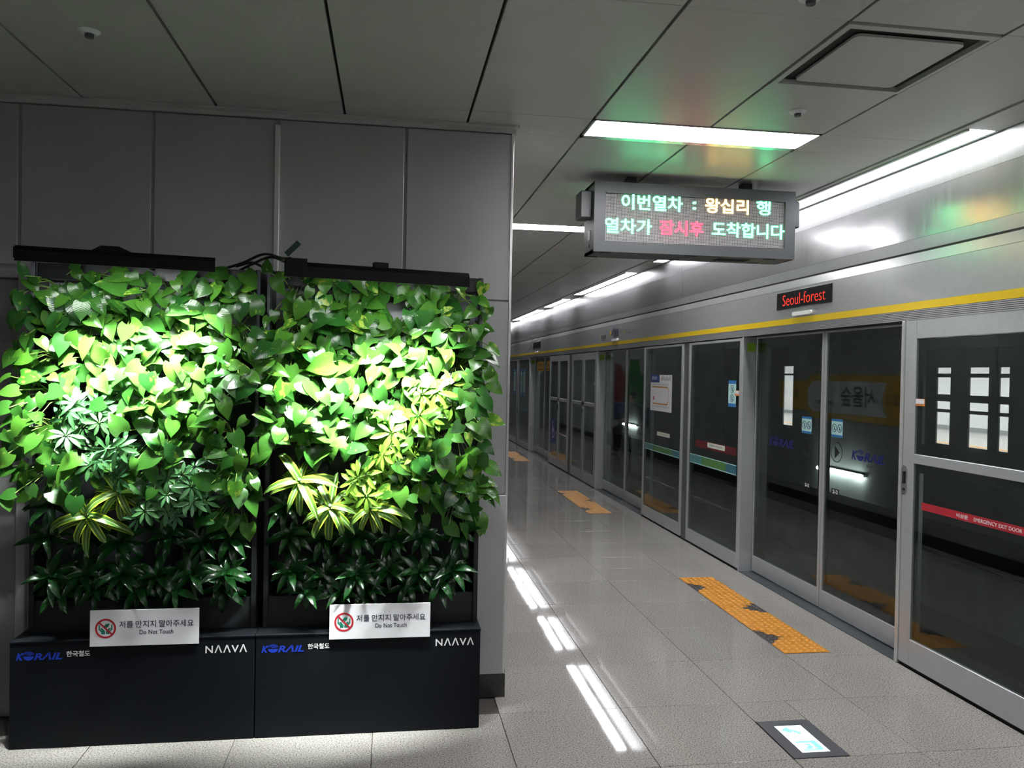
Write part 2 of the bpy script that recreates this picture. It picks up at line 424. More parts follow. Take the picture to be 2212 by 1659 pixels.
TXT = {}
def text_mesh(body, bold=0.0, shear=0.0, space=1.0):
    key = (body, bold, shear, space)
    if key in TXT: return TXT[key]
    c = bpy.data.curves.new('lettering', 'FONT'); c.body = body; c.offset = bold; c.shear = shear; c.space_character = space
    c.resolution_u = 3; c.extrude = 0.02
    o = bpy.data.objects.new('lettering', c); COL.objects.link(o)
    dg = bpy.context.evaluated_depsgraph_get()
    me = bpy.data.meshes.new_from_object(o.evaluated_get(dg))
    vs = [v.co.copy() for v in me.vertices]; fs = [tuple(p.vertices) for p in me.polygons]
    bpy.data.objects.remove(o); bpy.data.curves.remove(c); bpy.data.meshes.remove(me)
    TXT[key] = (vs, fs)
    return TXT[key]
def text(name, body, fr, cu, cv, width, height, m, parent, bold=0.0, shear=0.0, w=0.0012, space=1.0, tilt=0.0, into=None):
    vs, fs = text_mesh(body, bold, shear, space)
    x0 = min(v.x for v in vs); x1 = max(v.x for v in vs); y0 = min(v.y for v in vs); y1 = max(v.y for v in vs)
    sx = width / (x1 - x0) if width else height / (y1 - y0)
    sy = height / (y1 - y0) if height else sx
    mb = into or MB()
    mb.add([fr(cu + (v.x - (x0 + x1) / 2) * sx, cv + (v.y - (y0 + y1) / 2) * sy + tilt * (v.x - (x0 + x1) / 2) * sx, w * (0.5 + v.z / 0.04)) for v in vs], fs)
    if into: return None
    return mb.build(name, m, parent)

# ------------------------------------------------------------------ key dimensions
XP = 2.95          # platform screen door face
XL = 3.06          # sliding leaf face
YW = 4.05          # front wall face
HC = 2.87          # ceiling
T = 0.6
X0, Y0 = 1.152, 4.4486

# ------------------------------------------------------------------ floor
fl = MB().box(-7, 2.95, -7, 13.27, -0.2, -0.006).build('floor', M_GROUT)
tag(fl, kind='structure')
rows = [Y0 - 0.6 * 4, Y0 - 0.6 * 3, Y0 - 1.2, Y0 - 0.6, Y0, Y0 + 0.6, Y0 + 1.2, Y0 + 1.8, Y0 + 2.21, Y0 + 2.62]
while rows[-1] < 13.0: rows.append(rows[-1] + 0.6)
rnd = random.Random(5)
tile_cache = {}
def tile(xa, xb, ya, yb, parent=fl):
    w, d = round(xb - xa, 3), round(yb - ya, 3)
    if (w, d) not in tile_cache:
        g = 0.0016
        tile_cache[(w, d)] = MB().cham(-w / 2 + g, w / 2 - g, -d / 2 + g, d / 2 - g, -0.03, 0.0, 0.0008).mesh('tile', M_GRAN)
    o = link('tile', tile_cache[(w, d)], parent, ((xa + xb) / 2, (ya + yb) / 2, 0))
    o.rotation_euler = (rnd.gauss(0, 0.0007), rnd.gauss(0, 0.0007), 0)
    return o
SIGNX, SIGNY = (1.752, 2.016), (3.2486, 3.625)
for j in range(len(rows) - 1):
    ya, yb = rows[j], rows[j + 1]
    ilo = -7 if yb < 4.06 else -1
    for i in range(ilo, 3):
        xa = X0 + T * i
        if yb > 4.5 and xa + T < 0.61: continue
        if abs(ya - (Y0 - 1.2)) < 1e-3 and i == 1:      # the tile cut around the floor sign
            tile(SIGNX[1], xa + T, ya, yb); tile(xa, SIGNX[1], SIGNY[1], yb)
            continue
        tile(xa, xa + T, ya, yb)
M_FARF = granite('granite_far')
ff = MB().box(0.45, 2.95, rows[-1], 27, -0.2, 0).build('floor', M_FARF); tag(ff, kind='structure')
nb = MB().box(-7, X0 - 4.2, rows[0], 4.0486, -0.006, 0).box(-7, 2.95, -7, rows[0], -0.006, 0).build('floor', M_FARF); tag(nb, kind='structure')

# ------------------------------------------------------------------ ceiling
ce = MB().box(-7, 2.90, -7, 27, HC + 0.02, HC + 0.2).build('ceiling', M_CEILGAP)
tag(ce, kind='structure')
cx = [X0 - 0.2 - 0.592 * k for k in range(7, -1, -1)] + [0.952 + 0.592, 0.952 + 1.184, 2.712]
cx = [-3.19 - 0.592 * k for k in range(6, 0, -1)] + cx
cy = []
PER = 2.75
for k in range(-3, 6):
    b = 4.125 + PER * k
    cy += [(b, b + 1.222, 0), (b + 1.222, b + 2.44, 0), (b + 2.44, b + PER, 1)]
panel_cache = {}
def cpanel(xa, xb, ya, yb):
    w, d = round(xb - xa, 3), round(yb - ya, 3)
    if (w, d) not in panel_cache:
        panel_cache[(w, d)] = MB().cham(-w / 2 + 0.006, w / 2 - 0.006, -d / 2 + 0.0012, d / 2 - 0.0012, 0, 0.02, 0.0012).mesh('panel', M_CEIL)
    o = link('panel', panel_cache[(w, d)], ce, ((xa + xb) / 2, (ya + yb) / 2, HC))
    o.rotation_euler = (rnd.gauss(0, 0.0009), rnd.gauss(0, 0.0009), 0)
LIGHTS = []          # (y0, y1) of the lamp strips
VENTS = [(1.544, 2.136, 2.607, 3.210), (1.544, 2.136, 9.02, 9.63)]
for (ya, yb, strip) in cy:
    if yb > 24 or ya < -5.5: continue
    for i in range(len(cx) - 1):
        xa, xb = cx[i], cx[i + 1]
        if ya > 4.2 and xb < 0.5: continue
        if ya > 3.9 and ya < 4.2 and xb < 0.5: continue
        if strip and 0.94 < xa < 2.1 and ya < 8 and ya > -4:
            if xa < 1: LIGHTS.append((ya, yb))
            continue
        y1 = yb
        skip = False
        for vx0, vx1, vy0, vy1 in VENTS:
            if abs(xa - vx0) < 0.05 and ya < vy0 + 0.05 and yb > vy0 + 0.3:
                skip = True
                if vy0 - ya > 0.05: cpanel(xa, xb, ya, vy0)
                if yb - vy1 > 0.05: cpanel(xa, xb, vy1, yb)
        if skip: continue
        cpanel(xa, xb, ya, yb)
# trim band along the front wall, and the side edge beside the strip lamps
tr = MB().box(-7, 0.62, 3.992, 4.05, HC - 0.008, HC - 0.001).box(-7, 0.61, 4.035, 4.05, HC - 0.026, HC - 0.008).build('trim_1', M_CEIL); tag(tr, kind='structure')
tr2 = MB().box(2.716, 2.745, -6, 26, HC - 0.006, HC + 0.019).build('trim_2', M_CEIL); tag(tr2, kind='structure')

# ------------------------------------------------------------------ front wall
wf = MB().box(-7, 0.585, YW + 0.008, YW + 0.2, 0, HC + 0.02).build('wall_front', M_SEAM); tag(wf, kind='structure')
def wpanel(x0, x1, z0, z1, dy=0.0, g=0.0075, parent=wf):
    return MB().cham(x0 + g, x1 - g, YW - dy, YW + 0.008, z0, z1, 0.002).build('panel', M_WALL, parent)
wx = [-5.2, -4.04, -3.46, -2.88, -2.30, -1.70, -1.119, -0.547, 0.063, 0.598]
for i in range(len(wx) - 1):
    a, b = wx[i], wx[i + 1]
    if b > 0.5:
        wpanel(a, b, 2.008, HC - 0.03); wpanel(a, b, 1.03, 2.0); wpanel(a, b + 0.002, 0.118, 1.024, 0.006)
    elif b < -1.65 and a > -3:
        wpanel(a, b, 2.10, HC - 0.03)
    else:
        wpanel(a, b, 0.118, HC - 0.03)
MB().cham(0.588, 0.602, YW - 0.003, YW + 0.02, 0.118, HC - 0.02, 0.002).build('corner_bead', M_ALUL, wf)
bb = MB().box(-1.60, 0.605, YW - 0.006, YW + 0.05, 0, 0.118).build('baseboard_front', M_BASE); tag(bb, kind='structure')
# side wall of the platform corridor
ws = MB().box(0.44, 0.585, YW + 0.04, 27, 0, HC + 0.02).build('wall_side', M_SEAM); tag(ws, kind='structure')
y = YW + 0.02
while y < 26:
    MB().cham(0.58, 0.6, y + 0.004, min(y + 1.18, 26.5), 0.118, HC - 0.02, 0.002).build('panel', M_WALL, ws); y += 1.184
bs = MB().box(0.57, 0.612, YW + 0.05, 26.5, 0, 0.118).build('baseboard_side', M_BASE); tag(bs, kind='structure')
# the rest of the hall, out of view
for nm, b in (('wall_back', (-7.2, 3.0, -7.2, -7.0, 0, HC + 0.2)), ('wall_left', (-7.2, -7.0, -7.2, 4.3, 0, HC + 0.2)), ('wall_far', (0.4, 3.0, 26.5, 26.7, 0, HC + 0.2))):
    tag(MB().box(*b).build(nm, M_WALL), kind='structure')
# the door at the left edge
d1 = empty('door_1', (-2.2, YW, 0)); tag(d1, kind='structure')
MB().cham(-2.66, -1.692, YW - 0.004, YW + 0.007, 0.01, 2.03, 0.003).build('leaf', M_DOOR, d1)
MB().cham(-1.690, -1.645, YW - 0.03, YW + 0.007, 0, 2.085, 0.004).cham(-2.72, -2.66, YW - 0.03, YW + 0.007, 0, 2.085, 0.004).cham(-2.66, -1.690, YW - 0.03, YW + 0.007, 2.035, 2.085, 0.004).build('frame', M_DOORF, d1)
MB().box(-2.66, -1.692, YW - 0.008, YW - 0.0045, 0.01, 0.10).build('kick_plate', M_SEAM, d1)
# white cable duct on the wall
cd = MB().cham(-0.560, -0.537, YW - 0.022, YW, 2.09, HC - 0.06, 0.002).build('cable_duct', M_CONDUIT)
tag(cd, 'thin white vertical cable duct on the grey wall above the plants', 'cable duct')

# ------------------------------------------------------------------ ceiling fittings
def ceiling_light(ya, yb, label):
    r = empty('ceiling_light', (1.54, (ya + yb) / 2, HC - 0.005))
    tag(r, label, 'light', 'recessed ceiling lights')
    x0, x1 = 0.955, 2.133
    z0 = HC - 0.004
    MB().box(x0, x0 + 0.012, ya + 0.004, yb - 0.004, z0, HC + 0.018).box(x1 - 0.012, x1, ya + 0.004, yb - 0.004, z0, HC + 0.018) \
        .box(x0, x1, ya + 0.004, ya + 0.012, z0, HC + 0.018).box(x0, x1, yb - 0.052, yb - 0.004, z0, HC + 0.018).build('frame', M_ALUL, r)
    MB().box(x0 + 0.012, x1 - 0.012, ya + 0.012, yb - 0.052, HC + 0.006, HC + 0.014).build('diffuser', M_LIGHT, r)
def hall_fill_light(xa, ya, label):  # unseen fill panel, added to raise the ambient light on the left
    r = empty('ceiling_light', (xa + 0.59, ya + 0.15, HC - 0.005)); tag(r, label, 'light', 'recessed ceiling lights')
    MB().box(xa, xa + 1.18, ya, ya + 0.012, HC - 0.006, HC - 0.0005).box(xa, xa + 1.18, ya + 0.29, ya + 0.302, HC - 0.006, HC - 0.0005).build('frame', M_ALUL, r)
    MB().box(xa, xa + 1.18, ya + 0.012, ya + 0.29, HC - 0.005, HC - 0.001).build('diffuser', M_LIGHT, r)
hall_fill_light(-2.0, -1.68, 'added unseen ceiling fill light panel in the hall behind the viewer')
names = {0: 'bright recessed ceiling light panel just in front of the hanging train display', 1: 'bright recessed ceiling light panel half hidden behind the hanging train display'}
vis = sorted([l for l in LIGHTS if l[0] > 3])
for ya, yb in LIGHTS:
    if ya > 3: lb = names[vis.index((ya, yb))]
    elif ya > 0.9: lb = 'bright recessed ceiling light panel above the viewer, before the display'
    else: lb = 'bright recessed ceiling light panel behind the viewer, number %s back' % ['one', 'two', 'three'][min(2, int(-ya // PER) + 0)]
    ceiling_light(ya, yb, lb)

def strip_lamp(ya, yb, label):
    r = empty('strip_lamp', (2.83, (ya + yb) / 2, HC - 0.01)); tag(r, label, 'strip light', 'strip lights along the screen doors')
    n = max(1, round((yb - ya) / 1.5)); d = (yb - ya) / n
    MB().box(2.748, 2.768, ya, yb, HC - 0.012, HC + 0.018).box(2.905, 2.925, ya, yb, HC - 0.004, HC + 0.018).box(2.768, 2.905, ya, yb, HC + 0.010, HC + 0.018).build('housing', M_ALUL, r)
    for k in range(n):
        MB().box(2.775, 2.895, ya + k * d + 0.012, ya + (k + 1) * d - 0.012, HC - 0.004, HC + 0.006).build('diffuser', M_STRIPL, r)
for ya, yb, lb in ((-4.5, 2.75, 'long white strip lamp over the screen doors behind the viewer'),
                   (3.58, 8.42, 'long white strip lamp above the red lettered station name display'),
                   (9.37, 12.2, 'white strip lamp over the screen doors, second along the platform'),
                   (12.97, 14.66, 'short white strip lamp over the screen doors, third along the platform'),
                   (15.3, 18.5, 'white strip lamp over the screen doors, fourth along the platform'),
                   (19.3, 24.0, 'white strip lamp over the screen doors, farthest down the platform')):
    strip_lamp(ya, yb, lb)
# plain covers between the strip lamps
sc = MB()
for ya, yb in ((2.75, 3.58), (8.42, 9.37), (12.2, 12.97), (14.66, 15.3), (18.5, 19.3)):
    sc.box(2.748, 2.925, ya, yb, HC - 0.002, HC + 0.018)
tag(sc.build('trim_3', M_CEIL), kind='structure')

def vent(v, label):
    x0, x1, ya, yb = v
    r = empty('ceiling_vent', ((x0 + x1) / 2, (ya + yb) / 2, HC)); tag(r, label, 'vent', 'ceiling vents')
    MB().box(x0 + 0.004, x0 + 0.03, ya + 0.003, yb - 0.003, HC - 0.004, HC + 0.02).box(x1 - 0.022, x1 - 0.004, ya + 0.003, yb - 0.003, HC - 0.004, HC + 0.02) \
        .box(x0 + 0.03, x1 - 0.022, ya + 0.003, ya + 0.035, HC - 0.004, HC + 0.02).box(x0 + 0.03, x1 - 0.022, yb - 0.025, yb - 0.003, HC - 0.004, HC + 0.02).build('frame', M_CEIL, r)
    MB().box(x0 + 0.03, x1 - 0.022, ya + 0.035, yb - 0.025, HC + 0.0165, HC + 0.019).build('dark_opening', M_BLACK, r)
    fr = FR(((x0 + x1) / 2 + 0.012, (ya + yb) / 2 + 0.024, HC), (1, 0, 0), (0, -1, 0))
    w, h, c = 0.218, 0.228, 0.025
    pts = []
    for (sx, sy, a0) in ((1, 1, 0), (-1, 1, 90), (-1, -1, 180), (1, -1, 270)):
        for k in range(4):
            a = math.radians(a0 + k * 30); pts.append((sx * (w - c) + c * math.cos(a), sy * (h - c) + c * math.sin(a)))
    MB().prism(fr, pts, -0.012, -0.002).build('plate', M_CEIL, r)
vent(VENTS[0], 'square ceiling vent with pale plate and dark gap, nearest')
vent(VENTS[1], 'square ceiling vent seen small beyond the hanging display')

def sprinkler(x, y, label):
    r = empty('sprinkler', (x, y, HC - 0.02)); tag(r, label, 'sprinkler', 'ceiling sprinklers')
    def disc(ra, rb, z0, z1, n=20):
        m = MB(); vs = []
        for i in range(n):
            a = 2 * math.pi * i / n
            vs.append((x + ra * math.cos(a), y + ra * math.sin(a), z0)); vs.append((x + rb * math.cos(a), y + rb * math.sin(a), z1))
        fs = [(2 * i, 2 * ((i + 1) % n), 2 * ((i + 1) % n) + 1, 2 * i + 1) for i in range(n)] + [tuple(2 * i for i in range(n))[::-1]]
        return m.add(vs, fs)
    disc(0.024, 0.040, HC - 0.012, HC - 0.001).build('cover_ring', M_PWHITE, r)
    disc(0.015, 0.017, HC - 0.024, HC - 0.008).build('head', M_MULL, r)
sprinkler(-1.112, 3.203, 'small round sprinkler in the dark ceiling above the plants')
sprinkler(1.838, 3.51, 'small round sprinkler in the ceiling between vent and light panel')
sprinkler(1.324, 2.46, 'small round sprinkler cut by the top edge of the picture')

# ------------------------------------------------------------------ header above the screen doors
hd = empty('wall_header', (XP, 10, 1.985)); tag(hd, kind='structure')
bays = [-6.5, -2.65, 2.65, 7.95, 13.25, 18.55, 26.5]
def slab(name, ya, yb, za, xa, zb, xb, m):
    """tilted sheet from (xa,za) to (xb,zb), 12 mm thick"""
    t = 0.012
    vs = [(xa, ya, za), (xb, ya, zb), (xb + t, ya, zb), (xa + t, ya, za), (xa, yb, za), (xb, yb, zb), (xb + t, yb, zb), (xa + t, yb, za)]
    return MB().add(vs, [(0, 1, 2, 3), (7, 6, 5, 4), (0, 4, 5, 1), (1, 5, 6, 2), (2, 6, 7, 3), (3, 7, 4, 0)]).build(name, m, hd)
for i in range(len(bays) - 1):
    a, b = bays[i] + 0.002, bays[i + 1] - 0.002
    slab('panel', a, b, 2.090, XP, 2.309, XP, M_HEAD)
    slab('panel', a, b, 2.311, XP, 2.368, XP + 0.006, M_HEAD)
    slab('panel', a, b, 2.380, XP + 0.004, 2.448, XP - 0.002, M_HEAD)
    slab('panel', a, b, 2.4495, XP - 0.002, 2.712, XP - 0.008, M_STEEL)
    slab('panel', a, b, 2.7135, XP - 0.008, HC + 0.02, XP - 0.014, M_STEEL2)
    MB().box(XP - 0.003, XP + 0.01, bays[i], bays[i + 1], 2.045, 2.089).build('yellow_stripe', M_YELLOW, hd)
rib = MB()
for k in range(6):
    z = 1.986 + k * 0.0098
    rib.box(XP - 0.002, XP + 0.012, -6.5, 26.5, z + 0.0015, z + 0.0083)
rib.build('ribbed_strip', M_HEAD, hd)
MB().box(XP + 0.008, XP + 0.3, -6.5, 26.5, 1.984, HC + 0.1).build('core', M_BLACK, hd)

# LED station-name displays and little white lamps on the header
def header_display(ya, yb, word, label):
    r = empty('station_name_display', (XP, (ya + yb) / 2, 2.163)); tag(r, label, 'display')
    MB().cham(XP - 0.008, XP + 0.02, ya, yb, 2.163, 2.293, 0.002).build('case', M_FRIT, r)
    if word:
        fr = F_PSD(XP - 0.008, (ya + yb) / 2, 2.228)
        text('lettering', word, fr, 0.01, 0, 0.61, 0.082, M_LEDR2, r, bold=-0.012)
header_display(5.10, 5.88, 'Seoul-forest', 'black LED display with red Seoul-forest lettering on the header')
header_display(15.78, 16.58, None, 'small blank black LED display far along the header')
header_display(-0.6, 0.18, None, 'blank black LED display on the header behind the viewer')
def pill(yc, zc, label, L=0.27):
    fr = F_PSD(XP, yc, zc); pts = []
    for s, a0 in ((1, -90), (-1, 90)):
        for k in range(7):
            a = math.radians(a0 + k * 30); pts.append((s * (L / 2 - 0.014) + 0.014 * math.cos(a), 0.014 * math.sin(a)))
    tag(MB().prism(fr, pts, 0, 0.016).build('indicator_lamp', M_PILL), label, 'lamp', 'white indicator lamps on the header')
pill(5.49, 2.117, 'white capsule indicator lamp under the red lettered display')
pill(10.41, 2.112, 'white capsule indicator lamp under the printed station names')
pill(16.17, 2.09, 'white capsule indicator lamp under the small blank display')
# printed station names
sn = empty('station_name_print', (XP, 10.4, 2.1)); tag(sn, 'printed Korean station names with yellow dots on the header', 'lettering')
f = F_PSD(XP - 0.0005, 10.4, 2.2)
text('lettering', '서울숲', f, -0.03, 0.015, 0.34, 0.115, M_INK, sn, bold=0.02)
text('lettering', 'Seoul Forest', f, -0.02, -0.055, 0.16, 0.02, M_INK, sn)
MB().prism(f, [(-0.255 + 0.035 * math.cos(2 * math.pi * k / 16), 0.01 + 0.035 * math.sin(2 * math.pi * k / 16)) for k in range(16)]).build('dot', M_GOLD, sn)
text('lettering', '왕십리', f, -0.62, -0.03, 0.24, 0.06, M_INK, sn, bold=0.015)
text('lettering', 'Wangsimni', f, -0.62, -0.075, 0.13, 0.014, M_INK, sn)
MB().prism(f, [(-0.77 + 0.018 * math.cos(2 * math.pi * k / 12), -0.03 + 0.018 * math.sin(2 * math.pi * k / 12)) for k in range(12)]).build('dot', M_GOLD, sn)
text('lettering', '압구정로데오', f, 0.58, 0.0, 0.33, 0.055, M_SEAM, sn)
MB().prism(f, [(0.38 + 0.018 * math.cos(2 * math.pi * k / 12), 0.0 + 0.018 * math.sin(2 * math.pi * k / 12)) for k in range(12)]).build('dot', M_GOLD, sn)

# ------------------------------------------------------------------ platform screen doors
def pane(r, x, ya, yb, za, zb, fy=0.03, fz=0.04):
    """glass pane with its printed black border"""
    g = MB().box(x + 0.006, x + 0.016, ya - 0.004, yb + 0.004, za - 0.004, zb + 0.004).build('glass', M_GLASS, r)
    MB().box(x + 0.0165, x + 0.018, ya, ya + fy, za, zb).box(x + 0.0165, x + 0.018, yb - fy, yb, za, zb) \
        .box(x + 0.0165, x + 0.018, ya + fy, yb - fy, za, za + fz).box(x + 0.0165, x + 0.018, ya + fy, yb - fy, zb - fz, zb).build('black_border', M_FRIT, g)
    return g
def frame(r, x, ya, yb, za, zb, sl, sr, top, bot, rails=(), m=M_ALU, depth=0.035):
    mb = MB().cham(x, x + depth, ya, ya + sl, za, zb, 0.0025).cham(x, x + depth, yb - sr, yb, za, zb, 0.0025) \
        .cham(x, x + depth, ya + sl, yb - sr, zb - top, zb, 0.0025).cham(x, x + depth, ya + sl, yb - sr, za, za + bot, 0.0025)
    for (a, b) in rails: mb.cham(x, x + depth, ya + sl, yb - sr, a, b, 0.0025)
    return mb.build('frame', m, r)
def fixed(ya, yb, label):
    r = empty('fixed_glass_panel', (XP, (ya + yb) / 2, 0)); tag(r, label, 'glass panel', 'fixed glass panels of the platform screen')
    frame(r, XP, ya, yb, 0.018, 1.975, 0.042, 0.042, 0.022, 0.122)
    MB().box(XP + 0.012, XP + 0.035, ya, yb, 0, 0.018).build('kick_strip', M_BLACK, r)
    pane(r, XP, ya + 0.042, yb - 0.042, 0.14, 1.953, 0.03, 0.06)
    return r
def mullion(ya, yb, label):
    tag(MB().cham(XP + 0.015, XP + 0.07, ya, yb, 0, 1.984, 0.003).build('mullion', M_MULL), label, 'mullion', 'dark mullions of the platform screen')
def post(y, label):
    r = empty('door_post', (3.0, y, 0)); tag(r, label, 'door post', 'door posts of the platform screen')
    MB().cham(XP - 0.002, 3.115, y - 0.015, y + 0.012, 0, 1.985, 0.003).build('post', M_ALU, r)
    MB().box(2.985, 3.055, y - 0.0165, y - 0.0145, 1.86, 1.935).build('label', M_LIME, r)
    return r
def leaf_pair(ya, yb, lab_far, lab_near):
    out = []
    ym = (ya + yb) / 2 - 0.02
    for (a, b, lb) in ((ym + 0.004, yb, lab_far), (ya, ym - 0.004, lab_near)):
        r = empty('sliding_screen_door', (XL, (a + b) / 2, 0)); tag(r, lb, 'sliding door', 'sliding screen doors')
        far = b == yb
        frame(r, XL, a, b, 0.012, 1.985, 0.03 if far else 0.012, 0.012 if far else 0.03, 0.014, 0.13)
        pane(r, XL, a + (0.03 if far else 0.012), b - (0.012 if far else 0.03), 0.142, 1.971, 0.045, 0.07)
        out.append(r)
    return out
def threshold(ya, yb, label):
    tag(MB().box(XP + 0.001, XL + 0.09, ya, yb, -0.05, 0.004).build('door_sill', M_THRESH), label, 'door sill', 'sills of the sliding doors')
def emergency(ya, yb, label, split=True, band=False):
    r = empty('emergency_exit_door', (XP, (ya + yb) / 2, 0)); tag(r, label, 'emergency door', 'emergency exit doors')
    zr = (1.172, 1.226)
    if split:
        ym = (ya + yb) / 2
        frame(r, XP, ya, yb, 0.018, 1.975, 0.085, 0.085, 0.105, 0.155, [(zr[0], zr[1])])
        MB().cham(XP, XP + 0.035, ym - 0.07, ym + 0.07, 0.172, 1.87, 0.0025).build('stile', M_ALU, r)
        MB().box(XP - 0.0006, XP + 0.001, ym - 0.002, ym + 0.002, 0.018, 1.975).build('leaf_gap', M_BLACK, r)
        cols = ((ya + 0.085, ym - 0.07), (ym + 0.07, yb - 0.085)); hy = ym
    else:
        frame(r, XP, ya, yb, 0.018, 1.988, 0.09, 0.098, 0.108, 0.152, [(zr[0], zr[1])])
        cols = ((ya + 0.09, yb - 0.098),); hy = yb - 0.022
    MB().box(XP + 0.012, XP + 0.035, ya, yb, 0, 0.018).build('kick_strip', M_BLACK, r)
    for a, b in cols:
        pane(r, XP, a, b, 0.173, zr[0], 0.03, 0.05); pane(r, XP, a, b, zr[1], 1.875, 0.04, 0.06)
    # recessed oval lock with lever and key hole
    f = F_PSD(XP, hy, 1.068); pts = []
    for s, a0 in ((1, 0), (-1, 180)):
        for k in range(9):
            a = math.radians(a0 + k * 22.5); pts.append((0.024 * math.cos(a), s * 0.06 + 0.024 * math.sin(a)))
    h = MB().prism(f, pts, 0, 0.005).build('lock_plate', M_CHROME, r)
    MB().prism(f, [(-0.006, -0.02), (0.006, -0.02), (0.006, 0.05), (-0.006, 0.05)], 0.005, 0.012).build('lever', M_DISPD, h)
    MB().ring(f, 0, -0.052, 0.001, 0.009, 0.008, 12).build('key_hole', M_DISPD, h)
    return r

# nearest stretch
em1 = emergency(2.62, 4.30, 'tall emergency exit door with red band at the right edge', split=False)
jm = MB().cham(XP - 0.006, XL + 0.03, 4.303, 4.332, 0, 1.985, 0.003).build('door_jamb', M_ALUL); tag(jm, 'narrow bright metal jamb between the 2-2 door and emergency exit', 'door jamb')
lp1 = leaf_pair(4.335, 6.462, 'sliding glass door marked 2-2, leaf beside the fixed panel', 'sliding glass door marked 2-2, leaf beside the emergency exit')
threshold(4.3, 6.485, 'dark metal sill in front of the doors marked 2-2')
post(6.487, 'light grey door post with lime label beside the 2-2 doors')
pB = fixed(6.502, 7.728, 'fixed glass panel with pale warning sticker and blue band')
mullion(7.731, 7.892, 'dark mullion between the two fixed panels with teal bands')
pA = fixed(7.895, 9.168, 'fixed glass panel carrying the white route map poster')
lp2 = leaf_pair(9.19, 11.335, 'sliding glass door beyond the route map, farther leaf', 'sliding glass door directly beyond the route map poster')
threshold(9.168, 11.36, 'dark metal sill in front of the doors beyond the route map')
post(11.36, 'light grey door post next to the far double emergency doors')
emA = emergency(11.376, 12.973, 'emergency exit double door beside the second pair of sliding doors')
mullion(12.976, 13.196, 'dark mullion between the two far emergency double doors')
emB = emergency(13.199, 14.81, 'emergency exit double door with blue wheelchair sticker')
lp3 = leaf_pair(14.83, 16.97, 'far sliding glass door with yellow notice, farther leaf', 'far sliding glass door with yellow notice beside the wheelchair sticker')
threshold(14.81, 17.0, 'dark metal sill in front of the far doors with yellow notices')
post(17.0, 'light grey door post farthest down the platform')
pC = fixed(17.02, 18.5, 'fixed glass panel with pale stickers far down the platform')
mullion(18.503, 18.67, 'dark mullion beside the farthest fixed glass panels')
pD = fixed(18.673, 20.0, 'farthest fixed glass panel beside the grey corner wall')
# out of view, behind the viewer and beyond the corner
emC = emergency(0.95, 2.60, 'emergency exit door just outside the picture on the right', split=False)
lpx = leaf_pair(-1.4, 0.75, 'sliding door behind the viewer, farther leaf', 'sliding door behind the viewer, nearer leaf')
tag(MB().box(XP, XP + 0.03, -6.5, -1.42, 0, 1.985).box(XP, XP + 0.03, 0.76, 0.945, 0, 1.985).box(XP, XP + 0.03, 20.01, 26.5, 0, 1.985).build('wall_screen_end', M_ALU), kind='structure')

# stickers and print on the doors -----------------------------------------------------------------
def sticker(r, x, ya, yb, za, zb, m, name='sticker'):
    return MB().box(x - 0.0008, x, ya, yb, za, zb).build(name, m, r)
def label_pictos(r, x, ya, yb, za, zb, stacked=False):
    s = sticker(r, x, ya, yb, za, zb, M_CYAN)
    h = zb - za; w = yb - ya
    f = F_PSD(x - 0.0008, (ya + yb) / 2, (za + zb) / 2)
    MB().prism(f, [(-w / 2, h * 0.37), (w / 2, h * 0.37), (w / 2, h / 2), (-w / 2, h / 2)], 0, 0.0004).build('blue_band', M_BLUEL, s)
    MB().prism(f, [(-w / 2, -h / 2), (w / 2, -h / 2), (w / 2, -h * 0.37), (-w / 2, -h * 0.37)], 0, 0.0004).build('blue_band', M_BLUEL, s)
    cs = ((0, h * 0.17), (0, -h * 0.17)) if stacked else ((-w * 0.24, 0), (w * 0.24, 0))
    rr = h * 0.15 if stacked else w * 0.21
    for (u, v) in cs:
        mb = MB().ring(f, u, v, rr * 0.84, rr, 0.0005, 20)
        c = rr * 0.66
        mb.prism(f, [(u - c, v + c - rr * .1), (u + c - rr * .1, v - c), (u + c, v - c + rr * .1), (u - c + rr * .1, v + c)], 0, 0.0005)
        mb.prism(f, [(u - rr * .15, v - rr * .5), (u + rr * .2, v - rr * .5), (u + rr * .1, v + rr * .25), (u - rr * .05, v + rr * .45)], 0, 0.0005)
        mb.build('pictogram', M_INK, s)
def arrow_disc(r, x, yc, zc, flip):
    f = F_PSD(x, yc, zc); s = -1 if flip else 1
    t = [(-0.022 * s, -0.045), (0.036 * s, 0.0), (-0.022 * s, 0.045)]
    if flip: t = t[::-1]
    g = MB().ring(f, 0, 0, 0.066, 0.071, 0.0006, 28).build('arrow_ring', M_FRIT, r)
    MB().prism(f, t, 0, 0.0006).build('arrow', M_FRIT, g)
